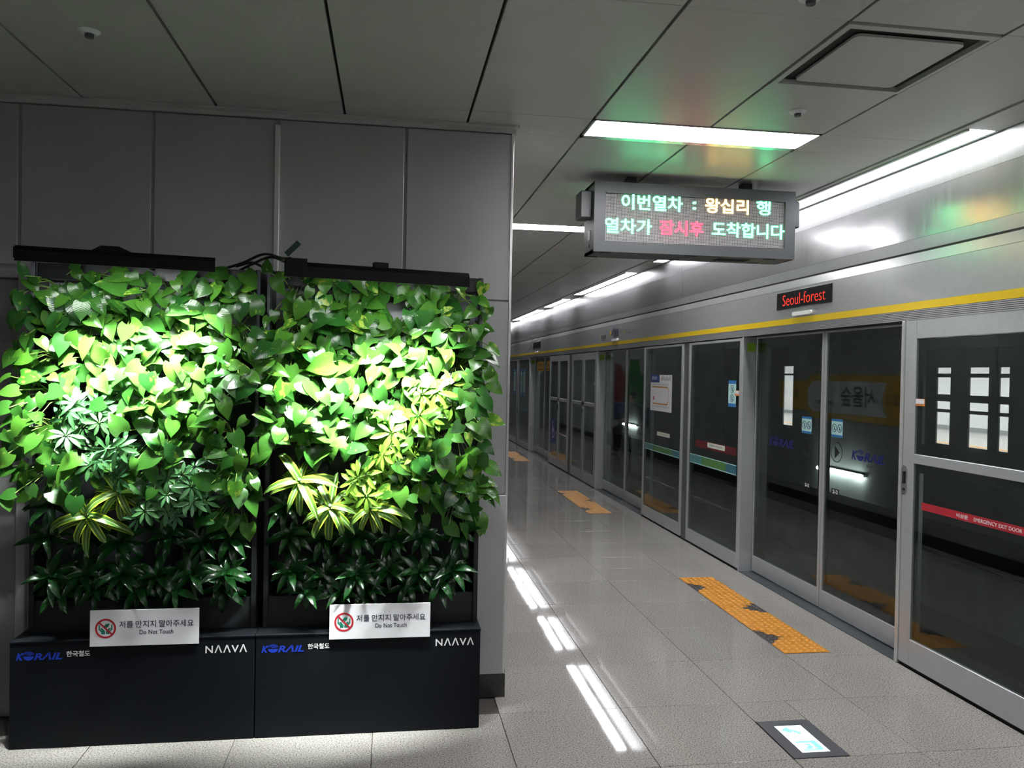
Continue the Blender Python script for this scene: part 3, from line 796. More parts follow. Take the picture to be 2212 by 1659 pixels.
def korail(parent, f, cu, cv, w, m, globe=True, h=None):
    """slanted wordmark with a globe for its first O"""
    h = h or w * 0.165
    a = empty if False else None
    text('lettering', 'K', f, cu - w * 0.425, cv, w * 0.165, h, m, parent, bold=0.03, shear=0.25)
    gm = MB(); R = h * 0.60; gu = cu - w * 0.235; gv = cv - h * 0.02
    def arc(r0, r1, a0, a1, du, dv, n=12):
        pts = [(gu + du + r1 * 1.2 * math.cos(math.radians(a0 + (a1 - a0) * k / n)), gv + dv + r1 * math.sin(math.radians(a0 + (a1 - a0) * k / n))) for k in range(n + 1)]
        pts += [(gu + du + r0 * 1.2 * math.cos(math.radians(a1 + (a0 - a1) * k / n)), gv + dv + r0 * math.sin(math.radians(a1 + (a0 - a1) * k / n))) for k in range(n + 1)]
        vs = [f(u, v, 0.0012) for u, v in pts]; m_ = len(pts)
        gm.add(vs, [(i, i + 1, m_ - 2 - i, m_ - 1 - i) for i in range(n)])
    arc(0.0, R * 0.95, 180, 360, 0, 0.10 * R)            # lower half
    arc(R * 1.02, R * 1.16, 25, 165, 0, 0.04 * R)        # ring on top
    arc(R * 0.62, R * 0.80, 20, 150, 0.05 * R, 0.16 * R)
    arc(R * 0.22, R * 0.42, 15, 150, 0.12 * R, 0.2 * R)
    gm.build('globe', m, parent)
    text('lettering', 'RΛIL', f, cu + w * 0.19, cv, w * 0.62, h, m, parent, bold=0.03, shear=0.25)

far, near = lp1
GX = XL + 0.006
label_pictos(far, GX, 5.54, 5.68, 1.237, 1.361); label_pictos(near, GX, 5.129, 5.268, 1.241, 1.367)
arrow_disc(far, GX, 5.606, 1.135, True); arrow_disc(near, GX, 5.197, 1.138, False)
for r, ya, yb, z0, z1 in ((far, 5.545, 5.628, 0.838, 0.875), (near, 5.156, 5.251, 0.841, 0.883)):
    s = sticker(r, GX, ya, yb, z0, z1, M_BLACK)
    text('lettering', '2-2', F_PSD(GX - 0.0008, (ya + yb) / 2, (z0 + z1) / 2), 0, 0, (yb - ya) * 0.72, (z1 - z0) * 0.62, M_KWHITE, s, bold=0.03, w=0.0005)
korail(near, F_PSD(GX - 0.0002, 4.825, 1.14), 0, 0, 0.37, M_KDARK); korail(far, F_PSD(GX - 0.0002, 5.99, 1.135), 0, 0, 0.40, M_KDARK)
# emergency exit door, red band
gx = XP + 0.006
rb = sticker(em1, gx, 2.72, 4.13, 0.92, 0.962, M_RED)
f = F_PSD(gx - 0.0008, 3.42, 0.941)
text('lettering', '비상문', f, -0.385, 0, 0.085, 0.022, M_KWHITE, rb, bold=0.01, w=0.0005)
text('lettering', 'EMERGENCY EXIT DOOR', f, -0.14, 0, 0.32, 0.019, M_KWHITE, rb, w=0.0005)
text('lettering', '非常門', f, 0.13, 0, 0.09, 0.023, M_KWHITE, rb, bold=0.005, w=0.0005)
so = sticker(em1, gx, 4.125, 4.215, 1.500, 1.540, M_LABELO)
MB().box(gx - 0.0014, gx - 0.0008, 4.130, 4.210, 1.512, 1.538).build('white_field', M_PWHITE, so)
text('lettering', '비상문스티커', F_PSD(gx - 0.0008, 4.17, 1.506), 0, 0, 0.06, 0.006, M_INK, so, w=0.0005)
# fixed panel with sticker and bands
label_pictos(pB, gx, 6.615, 6.772, 1.385, 1.615, stacked=True)
so = sticker(pB, gx - 0.001, 6.55, 6.64, 1.485, 1.53, M_LABELO)
MB().box(gx - 0.0024, gx - 0.0018, 6.556, 6.634, 1.500, 1.527).build('white_field', M_PWHITE, so)
def bands(r, ya, yb, za, zb, lab):
    w = yb - ya
    sticker(r, gx, ya, ya + w * 0.2, za, zb, M_BLUEB, 'colour_band'); sticker(r, gx, ya + w * 0.2, ya + w * 0.72, za, zb, M_GREENB, 'colour_band'); sticker(r, gx, ya + w * 0.72, yb, za, zb, M_TEALB, 'colour_band')
    MB().box(gx - 0.0012, gx - 0.0002, ya, yb, zb - 0.007, zb).box(gx - 0.0012, gx - 0.0002, ya, yb, za, za + 0.007).build('band_edge', M_CYAN, r)
bands(pB, 6.575, 7.66, 0.80, 0.888, 1)
bands(pA, 7.95, 9.09, 0.80, 0.872, 1)
sticker(pB, gx, 6.585, 7.52, 0.965, 1.035, M_DRED, 'red_band')
lb = sticker(pB, gx - 0.001, 6.82, 7.22, 0.985, 1.03, M_CREAM)
text('lettering', '기대지 마십시오', F_PSD(gx - 0.0018, 7.02, 1.008), 0, 0, 0.3, 0.022, M_INK, lb, w=0.0005)
lb = sticker(pA, gx - 0.001, 8.25, 8.66, 0.985, 1.028, M_CREAM)
text('lettering', '기대지 마십시오', F_PSD(gx - 0.0018, 8.455, 1.007), 0, 0, 0.3, 0.02, M_SEAM, lb, w=0.0005)
# route map poster on the other fixed panel
po = sticker(pA, gx - 0.001, 8.215, 8.915, 1.255, 1.655, M_PWHITE, 'route_map')
f = F_PSD(gx - 0.0018, 8.565, 1.455)
MB().prism(f, [(-0.35, 0.115), (-0.05, 0.115), (-0.05, 0.20), (-0.35, 0.20)], 0, 0.0005).build('blue_title', M_PBLUE, po)
text('lettering', '분당선', f, -0.22, 0.165, 0.16, 0.035, M_KWHITE, po, w=0.001, bold=0.01)
mb = MB()
for k in range(9): mb.prism(f, [(0.0 + k * 0.036, 0.14), (0.018 + k * 0.036, 0.14), (0.018 + k * 0.036, 0.14 + 0.03 + 0.012 * (k % 3)), (0.0 + k * 0.036, 0.14 + 0.03 + 0.012 * (k % 3))], 0, 0.0004)
for k in range(16):
    for v in (0.085, -0.16): mb.prism(f, [(-0.30 + k * 0.036, v), (-0.29 + k * 0.036, v), (-0.285 + k * 0.036, v + 0.02), (-0.295 + k * 0.036, v + 0.02)], 0, 0.0004)
for k in range(7): mb.prism(f, [(0.29, -0.10 + k * 0.025), (0.315, -0.10 + k * 0.025), (0.315, -0.094 + k * 0.025), (0.29, -0.094 + k * 0.025)], 0, 0.0004)
mb.build('small_print', M_SEAM, po)
mb = MB()
mb.prism(f, [(-0.30, 0.058), (0.20, 0.058), (0.20, 0.074), (-0.30, 0.074)], 0, 0.0005).prism(f, [(-0.26, -0.128), (0.20, -0.128), (0.20, -0.112), (-0.26, -0.112)], 0, 0.0005)
for k in range(8):
    a0, a1 = math.radians(-90 + k * 22.5), math.radians(-90 + (k + 1) * 22.5)
    q = lambda a, r: (0.20 + r * 0.6 * math.cos(a), -0.027 + r * math.sin(a))
    mb.prism(f, [q(a0, 0.085), q(a0, 0.101), q(a1, 0.101), q(a1, 0.085)], 0, 0.0005)
mb.build('route_line', M_PORANGE, po)
MB().prism(f, [(-0.235 + 0.02 * math.cos(k * 0.628), -0.06 + 0.024 * math.sin(k * 0.628)) for k in range(10)], 0, 0.0005).build('here_mark', M_RED, po)
# notices and wheelchair sign far along
for r, ya, yb in ((lp3[0], 16.0, 16.75), (lp3[1], 15.2, 15.72)):
    s = sticker(r, GX, ya, yb, 1.70, 1.90, M_PYELL, 'notice')
    text('lettering', '주의', F_PSD(GX - 0.0008, (ya + yb) / 2, 1.82), 0, 0, 0.4, 0.07, M_INK, s, w=0.0006)
    MB().box(GX - 0.0014, GX - 0.0008, ya + 0.06, yb - 0.06, 1.73, 1.745).build('print_line', M_INK, s)
wc = sticker(emB, gx - 0.001, 14.22, 14.62, 0.40, 0.82, M_WCBLUE, 'wheelchair_sign')
f = F_PSD(gx - 0.0018, 14.42, 0.61)
mb = MB().ring(f, 0.0, -0.03, 0.075, 0.095, 0.0008, 24).ring(f, -0.03, 0.155, 0.001, 0.026, 0.0008, 14)
mb.prism(f, [(-0.045, 0.11), (-0.01, 0.115), (0.015, -0.005), (-0.025, -0.005)], 0, 0.0008).prism(f, [(-0.02, -0.005), (0.075, -0.005), (0.075, 0.018), (-0.02, 0.018)], 0, 0.0008).prism(f, [(0.055, 0.005), (0.10, -0.11), (0.12, -0.10), (0.08, 0.018)], 0, 0.0008)
mb.build('wheelchair_symbol', M_KWHITE, wc)
br = MB().tube([(XP - 0.03, 13.1, 0.62), (XP - 0.03, 14.0, 0.62)], 0.012, 8).build('push_bar', M_CHROME, emB)
for r, ys in ((pC, ((17.6, 17.85), (18.0, 18.2))), (pD, ((18.9, 19.2),))):
    for a, b in ys: label_pictos(r, gx, a, b, 1.15, 1.75, stacked=True)
    sticker(r, gx, ys[0][0] - 0.3, ys[-1][1] + 0.3 if r is pC and False else ys[-1][1], 0.80, 0.87, M_TEALB, 'colour_band')
for r, yy in ((emA, 11.47), (emB, 14.70)):
    sticker(r, XP - 0.0005, yy - 0.03, yy + 0.03, 1.495, 1.535, M_PWHITE)

# ------------------------------------------------------------------ track side seen through the glass
XT = 6.9
holes = []
for (a, b) in ((9.15, 9.405), (8.50, 8.823), (8.182, 8.335)):
    for (c, d) in ((0.855, 1.255), (1.295, 1.393), (1.48, 1.695), (1.742, 1.816)):
        holes.append((a, b, c, d))
for (c, d) in ((0.83, 1.70), (1.73, 1.86)):
    holes.append((13.12, 13.46, c, d))
ys = sorted({-7.0, 27.0} | {h[0] for h in holes} | {h[1] for h in holes}); zs = sorted({-0.13, 3.2} | {h[2] for h in holes} | {h[3] for h in holes})
tw = MB()
for i in range(len(ys) - 1):
    run = None
    for k in range(len(zs) - 1):
        cy_, cz_ = (ys[i] + ys[i + 1]) / 2, (zs[k] + zs[k + 1]) / 2
        hole = any(h[0] < cy_ < h[1] and h[2] < cz_ < h[3] for h in holes)
        if not hole and run is None: run = zs[k]
        if hole and run is not None: tw.box(XT, XT + 0.02, ys[i], ys[i + 1], run, zs[k]); run = None
    if run is not None: tw.box(XT, XT + 0.02, ys[i], ys[i + 1], run, zs[-1])
tag(tw.build('wall_track', M_CONC), kind='structure')
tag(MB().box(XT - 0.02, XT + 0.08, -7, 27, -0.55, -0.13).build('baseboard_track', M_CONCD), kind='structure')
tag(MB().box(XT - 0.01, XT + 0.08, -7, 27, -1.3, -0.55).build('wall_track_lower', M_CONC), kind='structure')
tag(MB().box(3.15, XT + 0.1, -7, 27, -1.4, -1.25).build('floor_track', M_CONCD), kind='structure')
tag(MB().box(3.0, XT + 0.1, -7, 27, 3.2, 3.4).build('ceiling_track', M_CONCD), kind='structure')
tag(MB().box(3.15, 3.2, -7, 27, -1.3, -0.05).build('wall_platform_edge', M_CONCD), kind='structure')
tag(MB().box(3.0, XT, 26.9, 27.0, -1.3, 3.3).box(3.0, XT, -7.1, -7.0, -1.3, 3.3).build('wall_track_end', M_CONCD), kind='structure')
for ya, lb in ((10.9, 'lit fluorescent tube on the track wall behind the 2-2 door glass'), (21.9, 'lit fluorescent tube on the track wall behind the farther sliding door'), (-0.1, 'lit fluorescent tube on the track wall behind the viewer')):
    tb = empty('track_lamp', (XT - 0.03, ya + 0.6, 0.2)); tag(tb, lb, 'tube light', 'tubes on the track wall')
    MB().box(XT - 0.04, XT - 0.001, ya, ya + 1.3, 0.225, 0.26).build('housing', M_PWHITE, tb)
    MB().tube([(XT - 0.06, ya + 0.04, 0.22), (XT - 0.06, ya + 1.25, 0.22)], 0.026, 8).build('tube', M_TUBE, tb)
# lit platform beyond the openings
tag(MB().box(7.0, 19.2, 5.0, 40, -0.2, 0.0).build('floor_opposite', M_OPPF), kind='structure')
tag(MB().box(19.1, 19.2, 5.0, 40, 0, 3).box(7.0, 19.1, 39.9, 40, 0, 3).box(7.0, 19.1, 5.0, 5.1, 0, 3).build('wall_opposite', M_OPPW), kind='structure')
tag(MB().box(19.06, 19.1, 5.1, 39.9, 0, 0.14).build('baseboard_opposite', M_SEAM), kind='structure')
tag(MB().box(7.0, 19.1, 5.1, 39.9, 3.0, 3.1).build('ceiling_opposite', M_OPPW), kind='structure')
tag(MB().box(14.6, 14.9, 5.2, 39.8, 0.0, 0.004).build('tactile_line', M_ORANGE), 'orange tactile line on the platform across the track', 'tactile line')
ol = empty('ceiling_light', (13, 20, 2.95)); tag(ol, 'light panels over the platform across the track', 'light')
MB().box(11.0, 11.5, 8, 39, 2.985, 2.995).build('diffuser', M_OPPL, ol)
MB().box(15.8, 16.3, 8, 39, 2.985, 2.995).build('diffuser', M_OPPL, ol)
MB().box(10.95, 11.55, 7.95, 39.05, 2.992, 3.0).build('frame', M_ALUL, ol)

# ------------------------------------------------------------------ things on the corridor side wall (seen mirrored in the glass)
ss = empty('station_sign', (0.6, 9.3, 1.15)); tag(ss, 'yellow and white Seoul Forest station sign mirrored in the door glass', 'station sign')
f = F_SIDE(0.601, 9.33, 1.42)
def stad(mb, f, u0, u1, h, w0, w1, n=10):
    pts = []
    for k in range(n + 1):
        a = math.radians(-90 + 180 * k / n); pts.append((u1 - h / 2 + h / 2 * math.cos(a), h / 2 * math.sin(a)))
    for k in range(n + 1):
        a = math.radians(90 + 180 * k / n); pts.append((u0 + h / 2 + h / 2 * math.cos(a), h / 2 * math.sin(a)))
    return mb.prism(f, pts, w0, w1)
MB().prism(f, [(0.6, -0.19), (1.55, -0.19), (1.55, 0.19), (0.6, 0.19)], 0, 0.012).build('next_station_plate', M_GOLD, ss)
stad(MB(), f, -1.5, 0.85, 0.56, 0, 0.02).build('yellow_rim', M_GOLD, ss)
stad(MB(), f, -1.40, 0.76, 0.40, 0.02, 0.024).build('white_plate', M_WHITE, ss)
MB().prism(f, [(-1.15 + 0.24 * math.cos(k * 0.3142), 0.24 * math.sin(k * 0.3142)) for k in range(20)], 0.02, 0.028).build('number_disc', M_GOLD, ss)
text('lettering', 'K211', FR(f(0, 0, 0.029), f.u, f.v), -1.15, 0, 0.30, 0.11, M_INK, ss, bold=0.02)
text('lettering', '서울숲', FR(f(0, 0, 0.025), f.u, f.v), -0.42, 0.02, 0.72, 0.25, M_INK, ss, bold=0.02)
text('lettering', 'Seoul Forest', FR(f(0, 0, 0.025), f.u, f.v), 0.33, -0.06, 0.46, 0.07, M_INK, ss, bold=0.01)
text('lettering', '왕십리', FR(f(0, 0, 0.013), f.u, f.v), 1.2, 0.03, 0.4, 0.12, M_INK, ss, bold=0.01)
# advert and bench farther on
ad = empty('advert_panel', (0.6, 17.6, 0.5)); tag(ad, 'wall advert with green and red shapes mirrored in the farther door', 'advert')
f = F_SIDE(0.601, 17.6, 1.4)
MB().prism(f, [(-1.6, -0.85), (1.9, -0.85), (1.9, 0.95), (-1.6, 0.95)], 0, 0.02).build('board', M_ADWHITE, ad)
f2 = FR(f(0, 0, 0.02), f.u, f.v)
MB().prism(f2, [(-0.9, -0.4), (1.0, -0.4), (1.0, 0.35), (0.75, 0.2), (0.55, 0.62), (-0.1, 0.62), (-0.3, 0.2), (-0.45, 0.3), (-0.6, -0.05), (-0.8, -0.1)], 0, 0.003).build('green_shape', M_ADGREEN, ad)
MB().prism(f2, [(1.0, -0.4), (1.85, -0.4), (1.85, 0.55), (1.3, 0.5), (1.0, 0.2)], 0, 0.003).build('red_shape', M_ADRED, ad)
MB().prism(f2, [(-1.55, -0.83), (1.85, -0.83), (1.85, -0.42), (-1.55, -0.42)], 0, 0.003).build('blue_shape', M_ADBLUE, ad)
bn = empty('bench', (0.9, 17.3, 0)); tag(bn, 'dark bench along the wall mirrored in the farther door', 'bench')
MB().cham(0.70, 1.10, 16.3, 18.6, 0.40, 0.45, 0.008).build('seat', M_WOOD, bn)
MB().cham(0.66, 0.70, 16.3, 18.6, 0.45, 0.72, 0.008).build('backrest', M_WOOD, bn)
for y in (16.5, 17.45, 18.4):
    MB().cham(0.74, 1.06, y - 0.03, y + 0.03, 0, 0.40, 0.006).build('leg', M_ALU, bn)
    MB().tube([(0.72, y, 0.45), (0.72, y, 0.62), (1.06, y, 0.62), (1.06, y, 0.45)], 0.012, 6).build('armrest', M_CHROME, bn)
# seated passenger
def person(x, y):
    v = [(0, 0, .55), (0.02, 0, .72), (0.03, 0, .93), (0.06, 0, 1.04), (0.10, 0, 1.13), (0.11, 0, 1.24),
         (0.03, -.17, .97), (0.10, -.22, .74), (0.30, -.10, .68), (0.37, -.07, .67), (0.03, .17, .97), (0.10, .22, .74), (0.30, .10, .68), (0.37, .07, .67),
         (0.02, -.09, .53), (0.40, -.11, .53), (0.42, -.12, .10), (0.53, -.13, .045), (0.02, .09, .53), (0.40, .11, .53), (0.42, .12, .10), (0.53, .13, .045)]
    e = [(0, 1), (1, 2), (2, 3), (3, 4), (4, 5), (2, 6), (6, 7), (7, 8), (8, 9), (2, 10), (10, 11), (11, 12), (12, 13), (0, 14), (14, 15), (15, 16), (16, 17), (0, 18), (18, 19), (19, 20), (20, 21)]
    rad = [.15, .145, .15, .055, .085, .075, .06, .05, .04, .032, .06, .05, .04, .032, .085, .07, .05, .035, .085, .07, .05, .035]
    me = bpy.data.meshes.new('person'); bm = bmesh.new(); sk = bm.verts.layers.skin.verify()
    bvs = [bm.verts.new((a + x, b + y, c)) for a, b, c in v]
    for a, b in e: bm.edges.new((bvs[a], bvs[b]))
    for i, q in enumerate(bvs): q[sk].radius = (rad[i], rad[i]); q[sk].use_root = i == 0
    bm.to_mesh(me); bm.free()
    o = bpy.data.objects.new('person', me); COL.objects.link(o)
    o.modifiers.new('s', 'SKIN'); m2 = o.modifiers.new('d', 'SUBSURF'); m2.levels = 2; m2.render_levels = 2
    dg = bpy.context.evaluated_depsgraph_get()
    me2 = bpy.data.meshes.new_from_object(o.evaluated_get(dg)); bpy.data.objects.remove(o)
    me2.transform(Matrix.Translation((-x, -y, 0)))
    for a in (mat('dark_coat', (0.012, 0.012, 0.016), 0.8), mat('skin', (0.42, 0.25, 0.18), 0.5)): me2.materials.append(a)
    for p in me2.polygons:
        p.use_smooth = True
        c = p.center
        p.material_index = 1 if (c.z > 1.06 or c.x > 0.335 and 0.62 < c.z < 0.72) else 0
    r = link('person', me2, None, (x, y, 0))
    tag(r, 'seated person in a dark coat on the bench, mirrored in glass', 'person')
    hm = MB()
    for i in range(5):
        for k in range(12):
            pass
    bm = bmesh.new(); bmesh.ops.create_uvsphere(bm, u_segments=14, v_segments=9, radius=0.098)
    bmesh.ops.delete(bm, geom=[q for q in bm.verts if q.co.x > 0.045 and q.co.z < 0.035 or q.co.z < -0.06], context='VERTS')
    hme = bpy.data.meshes.new('hair'); bm.to_mesh(hme); bm.free(); hme.materials.append(M_BLACK)
    link('hair', hme, r, (x + 0.095, y, 1.205))
    MB().tube([(x + .185, y, 1.215), (x + .205, y, 1.175)], [0.008, 0.014], 6).build('nose', MATS['skin'], r)
person(0.86, 16.85)

# ------------------------------------------------------------------ hanging train display
dp = empty('train_display', (1.855, 4.9, 2.387)); tag(dp, 'grey hanging LED train display with green, amber and red Korean text', 'display')
DX0, DX1, DY0, DY1, DZ0, DZ1 = 1.207, 2.503, 4.78, 5.03, 2.388, 2.812
sx0, sx1, sz0, sz1 = 1.277, 2.436, 2.453, 2.744
cs = MB()
for yy in (DY0, DY1 - 0.02):
    cs.box(DX0, sx0, yy, yy + 0.02, DZ0, DZ1).box(sx1, DX1, yy, yy + 0.02, DZ0, DZ1).box(sx0, sx1, yy, yy + 0.02, DZ0, sz0).box(sx0, sx1, yy, yy + 0.02, sz1, DZ1)
cs.box(DX0, DX1, DY0 + 0.02, DY1 - 0.02, DZ0, DZ0 + 0.015).box(DX0, DX1, DY0 + 0.02, DY1 - 0.02, DZ1 - 0.015, DZ1).box(DX0, DX0 + 0.015, DY0 + 0.02, DY1 - 0.02, DZ0, DZ1).box(DX1 - 0.015, DX1, DY0 + 0.02, DY1 - 0.02, DZ0, DZ1)
cs.build('case', M_DISP, dp)
MB().box(sx0 - 0.005, sx1 + 0.005, DY0 + 0.012, DY0 + 0.02, sz0 - 0.005, sz1 + 0.005).build('screen', M_LEDM, dp)
MB().box(sx0 - 0.005, sx1 + 0.005, DY1 - 0.02, DY1 - 0.012, sz0 - 0.005, sz1 + 0.005).build('screen', M_LEDM, dp)
def ledtext(fr, mirror_x):
    X = lambda mx: 1.209 + 0.000809 * (mx - 315) - 1.8565
    for body, a, b, zc, h, m in (('이번열차', 525, 1005, 2.6985, 0.094, M_LEDG), (':', 1083, 1112, 2.695, 0.05, M_LEDG), ('왕십리', 1185, 1535, 2.703, 0.094, M_LEDY), ('행', 1600, 1715, 2.704, 0.094, M_LEDG),
                              ('열차가', 398, 765, 2.55, 0.092, M_LEDG), ('잠시후', 825, 1175, 2.553, 0.092, M_LEDR), ('도착합니다', 1243, 1832, 2.558, 0.092, M_LEDG)):
        text('led_lettering', body, fr, (X(a) + X(b)) / 2, zc - 2.5985, X(b) - X(a), h, m, dp, bold=0.016, w=0.003)
ledtext(F_FRONT(1.8565, DY0 + 0.012, 2.5985), False)
ledtext(FR((1.8565, DY1 - 0.012, 2.5985), (-1, 0, 0), (0, 0, 1)), True)
for x0, x1 in ((1.135, DX0), (DX1, 2.565)):
    MB().cham(x0, x1, 4.84, 4.97, 2.60, 2.765, 0.006).build('side_box', M_DISP, dp)
for x in (1.466, 2.224):
    MB().box(x - 0.05, x + 0.05, 4.85, 4.96, DZ1, DZ1 + 0.012).box(x - 0.03, x + 0.03, 4.87, 4.94, DZ1 + 0.012, HC - 0.001).build('ceiling_bracket', M_DISPD, dp)
MB().box(DX0 - 0.002, DX0, 4.87, 4.93, 2.47, 2.53).build('label', M_WHITE, dp)
MB().box(DX0 - 0.003, DX0, 4.88, 4.895, 2.425, 2.445).build('lock', M_BLACK, dp)
for x, y in ((1.29, 4.81), (1.25, 5.0), (1.83, 4.81), (2.35, 4.81), (2.33, 5.0), (1.8, 5.0)):
    MB().box(x - 0.035, x + 0.035, y - 0.008, y + 0.008, DZ0 - 0.003, DZ0).build('latch', M_BLACK, dp)
for k in range(5):
    MB().box(2.03, 2.25, 4.86 + k * 0.022, 4.868 + k * 0.022, DZ0 - 0.002, DZ0).build('vent_slot', M_BLACK, dp)

# ------------------------------------------------------------------ floor sign and tactile paving
fs = empty('floor_sign', (1.884, 3.437, 0)); tag(fs, 'lit white floor sign with cyan arrow in a dark metal frame', 'floor sign')
x0, x1, y0, y1 = SIGNX[0] + 0.004, SIGNX[1] - 0.004, SIGNY[0] + 0.004, SIGNY[1] - 0.004
a0, a1, b0, b1 = 1.818, 1.951, 3.297, 3.566
MB().box(x0, a0, y0, y1, -0.02, 0.002).box(a1, x1, y0, y1, -0.02, 0.002).box(a0, a1, y0, b0, -0.02, 0.002).box(a0, a1, b1, y1, -0.02, 0.002).build('frame', M_MULL, fs)
pn = MB().box(a0, a1, b0, b1, -0.01, 0.001).build('panel', M_FSIGN, fs)
f = FR((1.884, 3.43, 0.001), (1, 0, 0), (0, 1, 0))
MB().prism(f, [(-0.052, 0.09), (-0.012, 0.122), (-0.012, 0.105), (0.03, 0.06), (0.018, 0.042), (-0.008, 0.078), (-0.018, 0.058), (-0.03, 0.07)][::-1], 0, 0.0006).build('arrow', M_FSIGNC, pn)
MB().prism(f, [(-0.045, -0.04), (0.022, -0.04), (0.022, -0.105), (0.05, -0.105), (0.05, -0.025), (-0.045, -0.025)], 0, 0.0006).prism(f, [(-0.045, -0.115), (0.045, -0.115), (0.045, -0.105), (-0.045, -0.105)], 0, 0.0006).prism(f, [(-0.03, -0.10), (-0.005, -0.07), (-0.012, -0.05), (0.005, -0.052), (0.012, -0.08), (0.0, -0.1)], 0, 0.0006).build('exit_figure', M_FSIGNC, pn)

def tactile(ya, yb, patches, m, label, bars=False):
    r = empty('tactile_strip', (2.5, (ya + yb) / 2, 0)); tag(r, label, 'tactile paving', 'orange tactile strips before the doors')
    xa, xb = 2.357, 2.645
    MB().box(xa, xb, ya, yb, -0.003, 0.0022).build('base_layer', M_WORN, r)
    # orange sheets, cut in cells so that the torn patches show the worn layer
    n = 6; d = (yb - ya) / n
    nx, ny = 32, 34
    rn = random.Random(int(ya * 10))
    def torn(x, y):
        for (px, py, hw, hl, side, k) in patches:
            # triangular tear: wide along the edge, point inward, ragged
            u = (x - xa) if side < 0 else (xb - x)
            w = hw * (1 - abs((y - py) / hl)) if k == 0 else hw * max(0, min(1, (y - (py - hl)) / (1.3 * hl))) if k == 1 else hw * max(0, min(1, ((py + hl) - y) / (1.3 * hl)))
            if abs(y - py) < hl and u < w + 0.010 * math.sin(y * 130) + 0.005 * math.sin(y * 301 + x * 160): return True
        return False
    for s in range(n):
        mb = MB(); y0_ = ya + s * d + 0.001; y1_ = ya + (s + 1) * d - 0.001
        ex = (xb - xa) / nx; ey = (y1_ - y0_) / ny
        keep = {}
        vid = {}; vs = []; fs_ = []
        def vert(i, j, z):
            key = (i, j, z)
            if key not in vid: vid[key] = len(vs); vs.append((xa + i * ex, y0_ + j * ey, z))
            return vid[key]
        K = [[not torn(xa + (i + .5) * ex, y0_ + (j + .5) * ey) for j in range(ny)] for i in range(nx)]
        # merge cells of a column into runs to keep the sheet light
        zt = 0.0042
        for i in range(nx):
            for j in range(ny):
                if K[i][j]:
                    fs_.append((vert(i, j, zt), vert(i + 1, j, zt), vert(i + 1, j + 1, zt), vert(i, j + 1, zt)))
                    for (di, dj, a, b) in ((-1, 0, (i, j + 1), (i, j)), (1, 0, (i + 1, j), (i + 1, j + 1)), (0, -1, (i, j), (i + 1, j)), (0, 1, (i + 1, j + 1), (i, j + 1))):
                        ii, jj = i + di, j + dj
                        if not (0 <= ii < nx and 0 <= jj < ny and K[ii][jj]):
                            fs_.append((vert(*a, 0.001), vert(*b, 0.001), vert(*b, zt), vert(*a, zt)))
        mb.add(vs, fs_)
        mb.build('tile', m, r)
    # studs, orange on the sheet and dark where it is torn
    A, B = MB(), MB()
    q = 0.047
    cnt = int((yb - ya) / q)
    for i in range(6):
        for j in range(cnt):
            x = xa + 0.0265 + i * q; yy = ya + 0.03 + j * q * (yb - ya - 0.06) / ((cnt - 1) * q) if cnt > 1 else ya
            bad = torn(x, yy); t = B if bad else A
            z = 0.0022 if bad else 0.0042; nn = 10; vs = []; fs_ = []
            for (rr, zz) in ((0.0145, z), (0.0115, z + 0.0048), (0.006, z + 0.0062)):
                vs += [(x + rr * math.cos(2 * math.pi * k / nn), yy + rr * math.sin(2 * math.pi * k / nn), zz) for k in range(nn)]
            for l in range(2): fs_ += [(l * nn + k, l * nn + (k + 1) % nn, (l + 1) * nn + (k + 1) % nn, (l + 1) * nn + k) for k in range(nn)]
            fs_.append(tuple(2 * nn + k for k in range(nn))); t.add(vs, fs_)
    tag(A.build('studs', m, r, smooth=True), kind='stuff')
    if B.v: tag(B.build('worn_studs', M_WORN, r, smooth=True), kind='stuff')
tactile(4.505, 6.30, [(0, 6.0, 0.12, 0.133, -1, 0), (0, 5.416, 0.14, 0.124, 1, 0), (0, 4.806, 0.13, 0.143, -1, 0)], M_ORANGE, 'orange tactile strip with three torn dark patches before the 2-2 doors')
tactile(9.315, 11.15, [(0, 10.9, 0.09, 0.10, -1, 0), (0, 10.28, 0.12, 0.08, 1, 0), (0, 9.634, 0.12, 0.137, -1, 0)], M_ORANGE2, 'orange tactile strip before the doors beyond the route map')
tactile(14.99, 16.79, [(0, 15.4, 0.10, 0.16, -1, 0), (0, 15.95, 0.12, 0.1, 1, 0)], M_ORANGE2, 'faded orange tactile strip farthest down the platform')

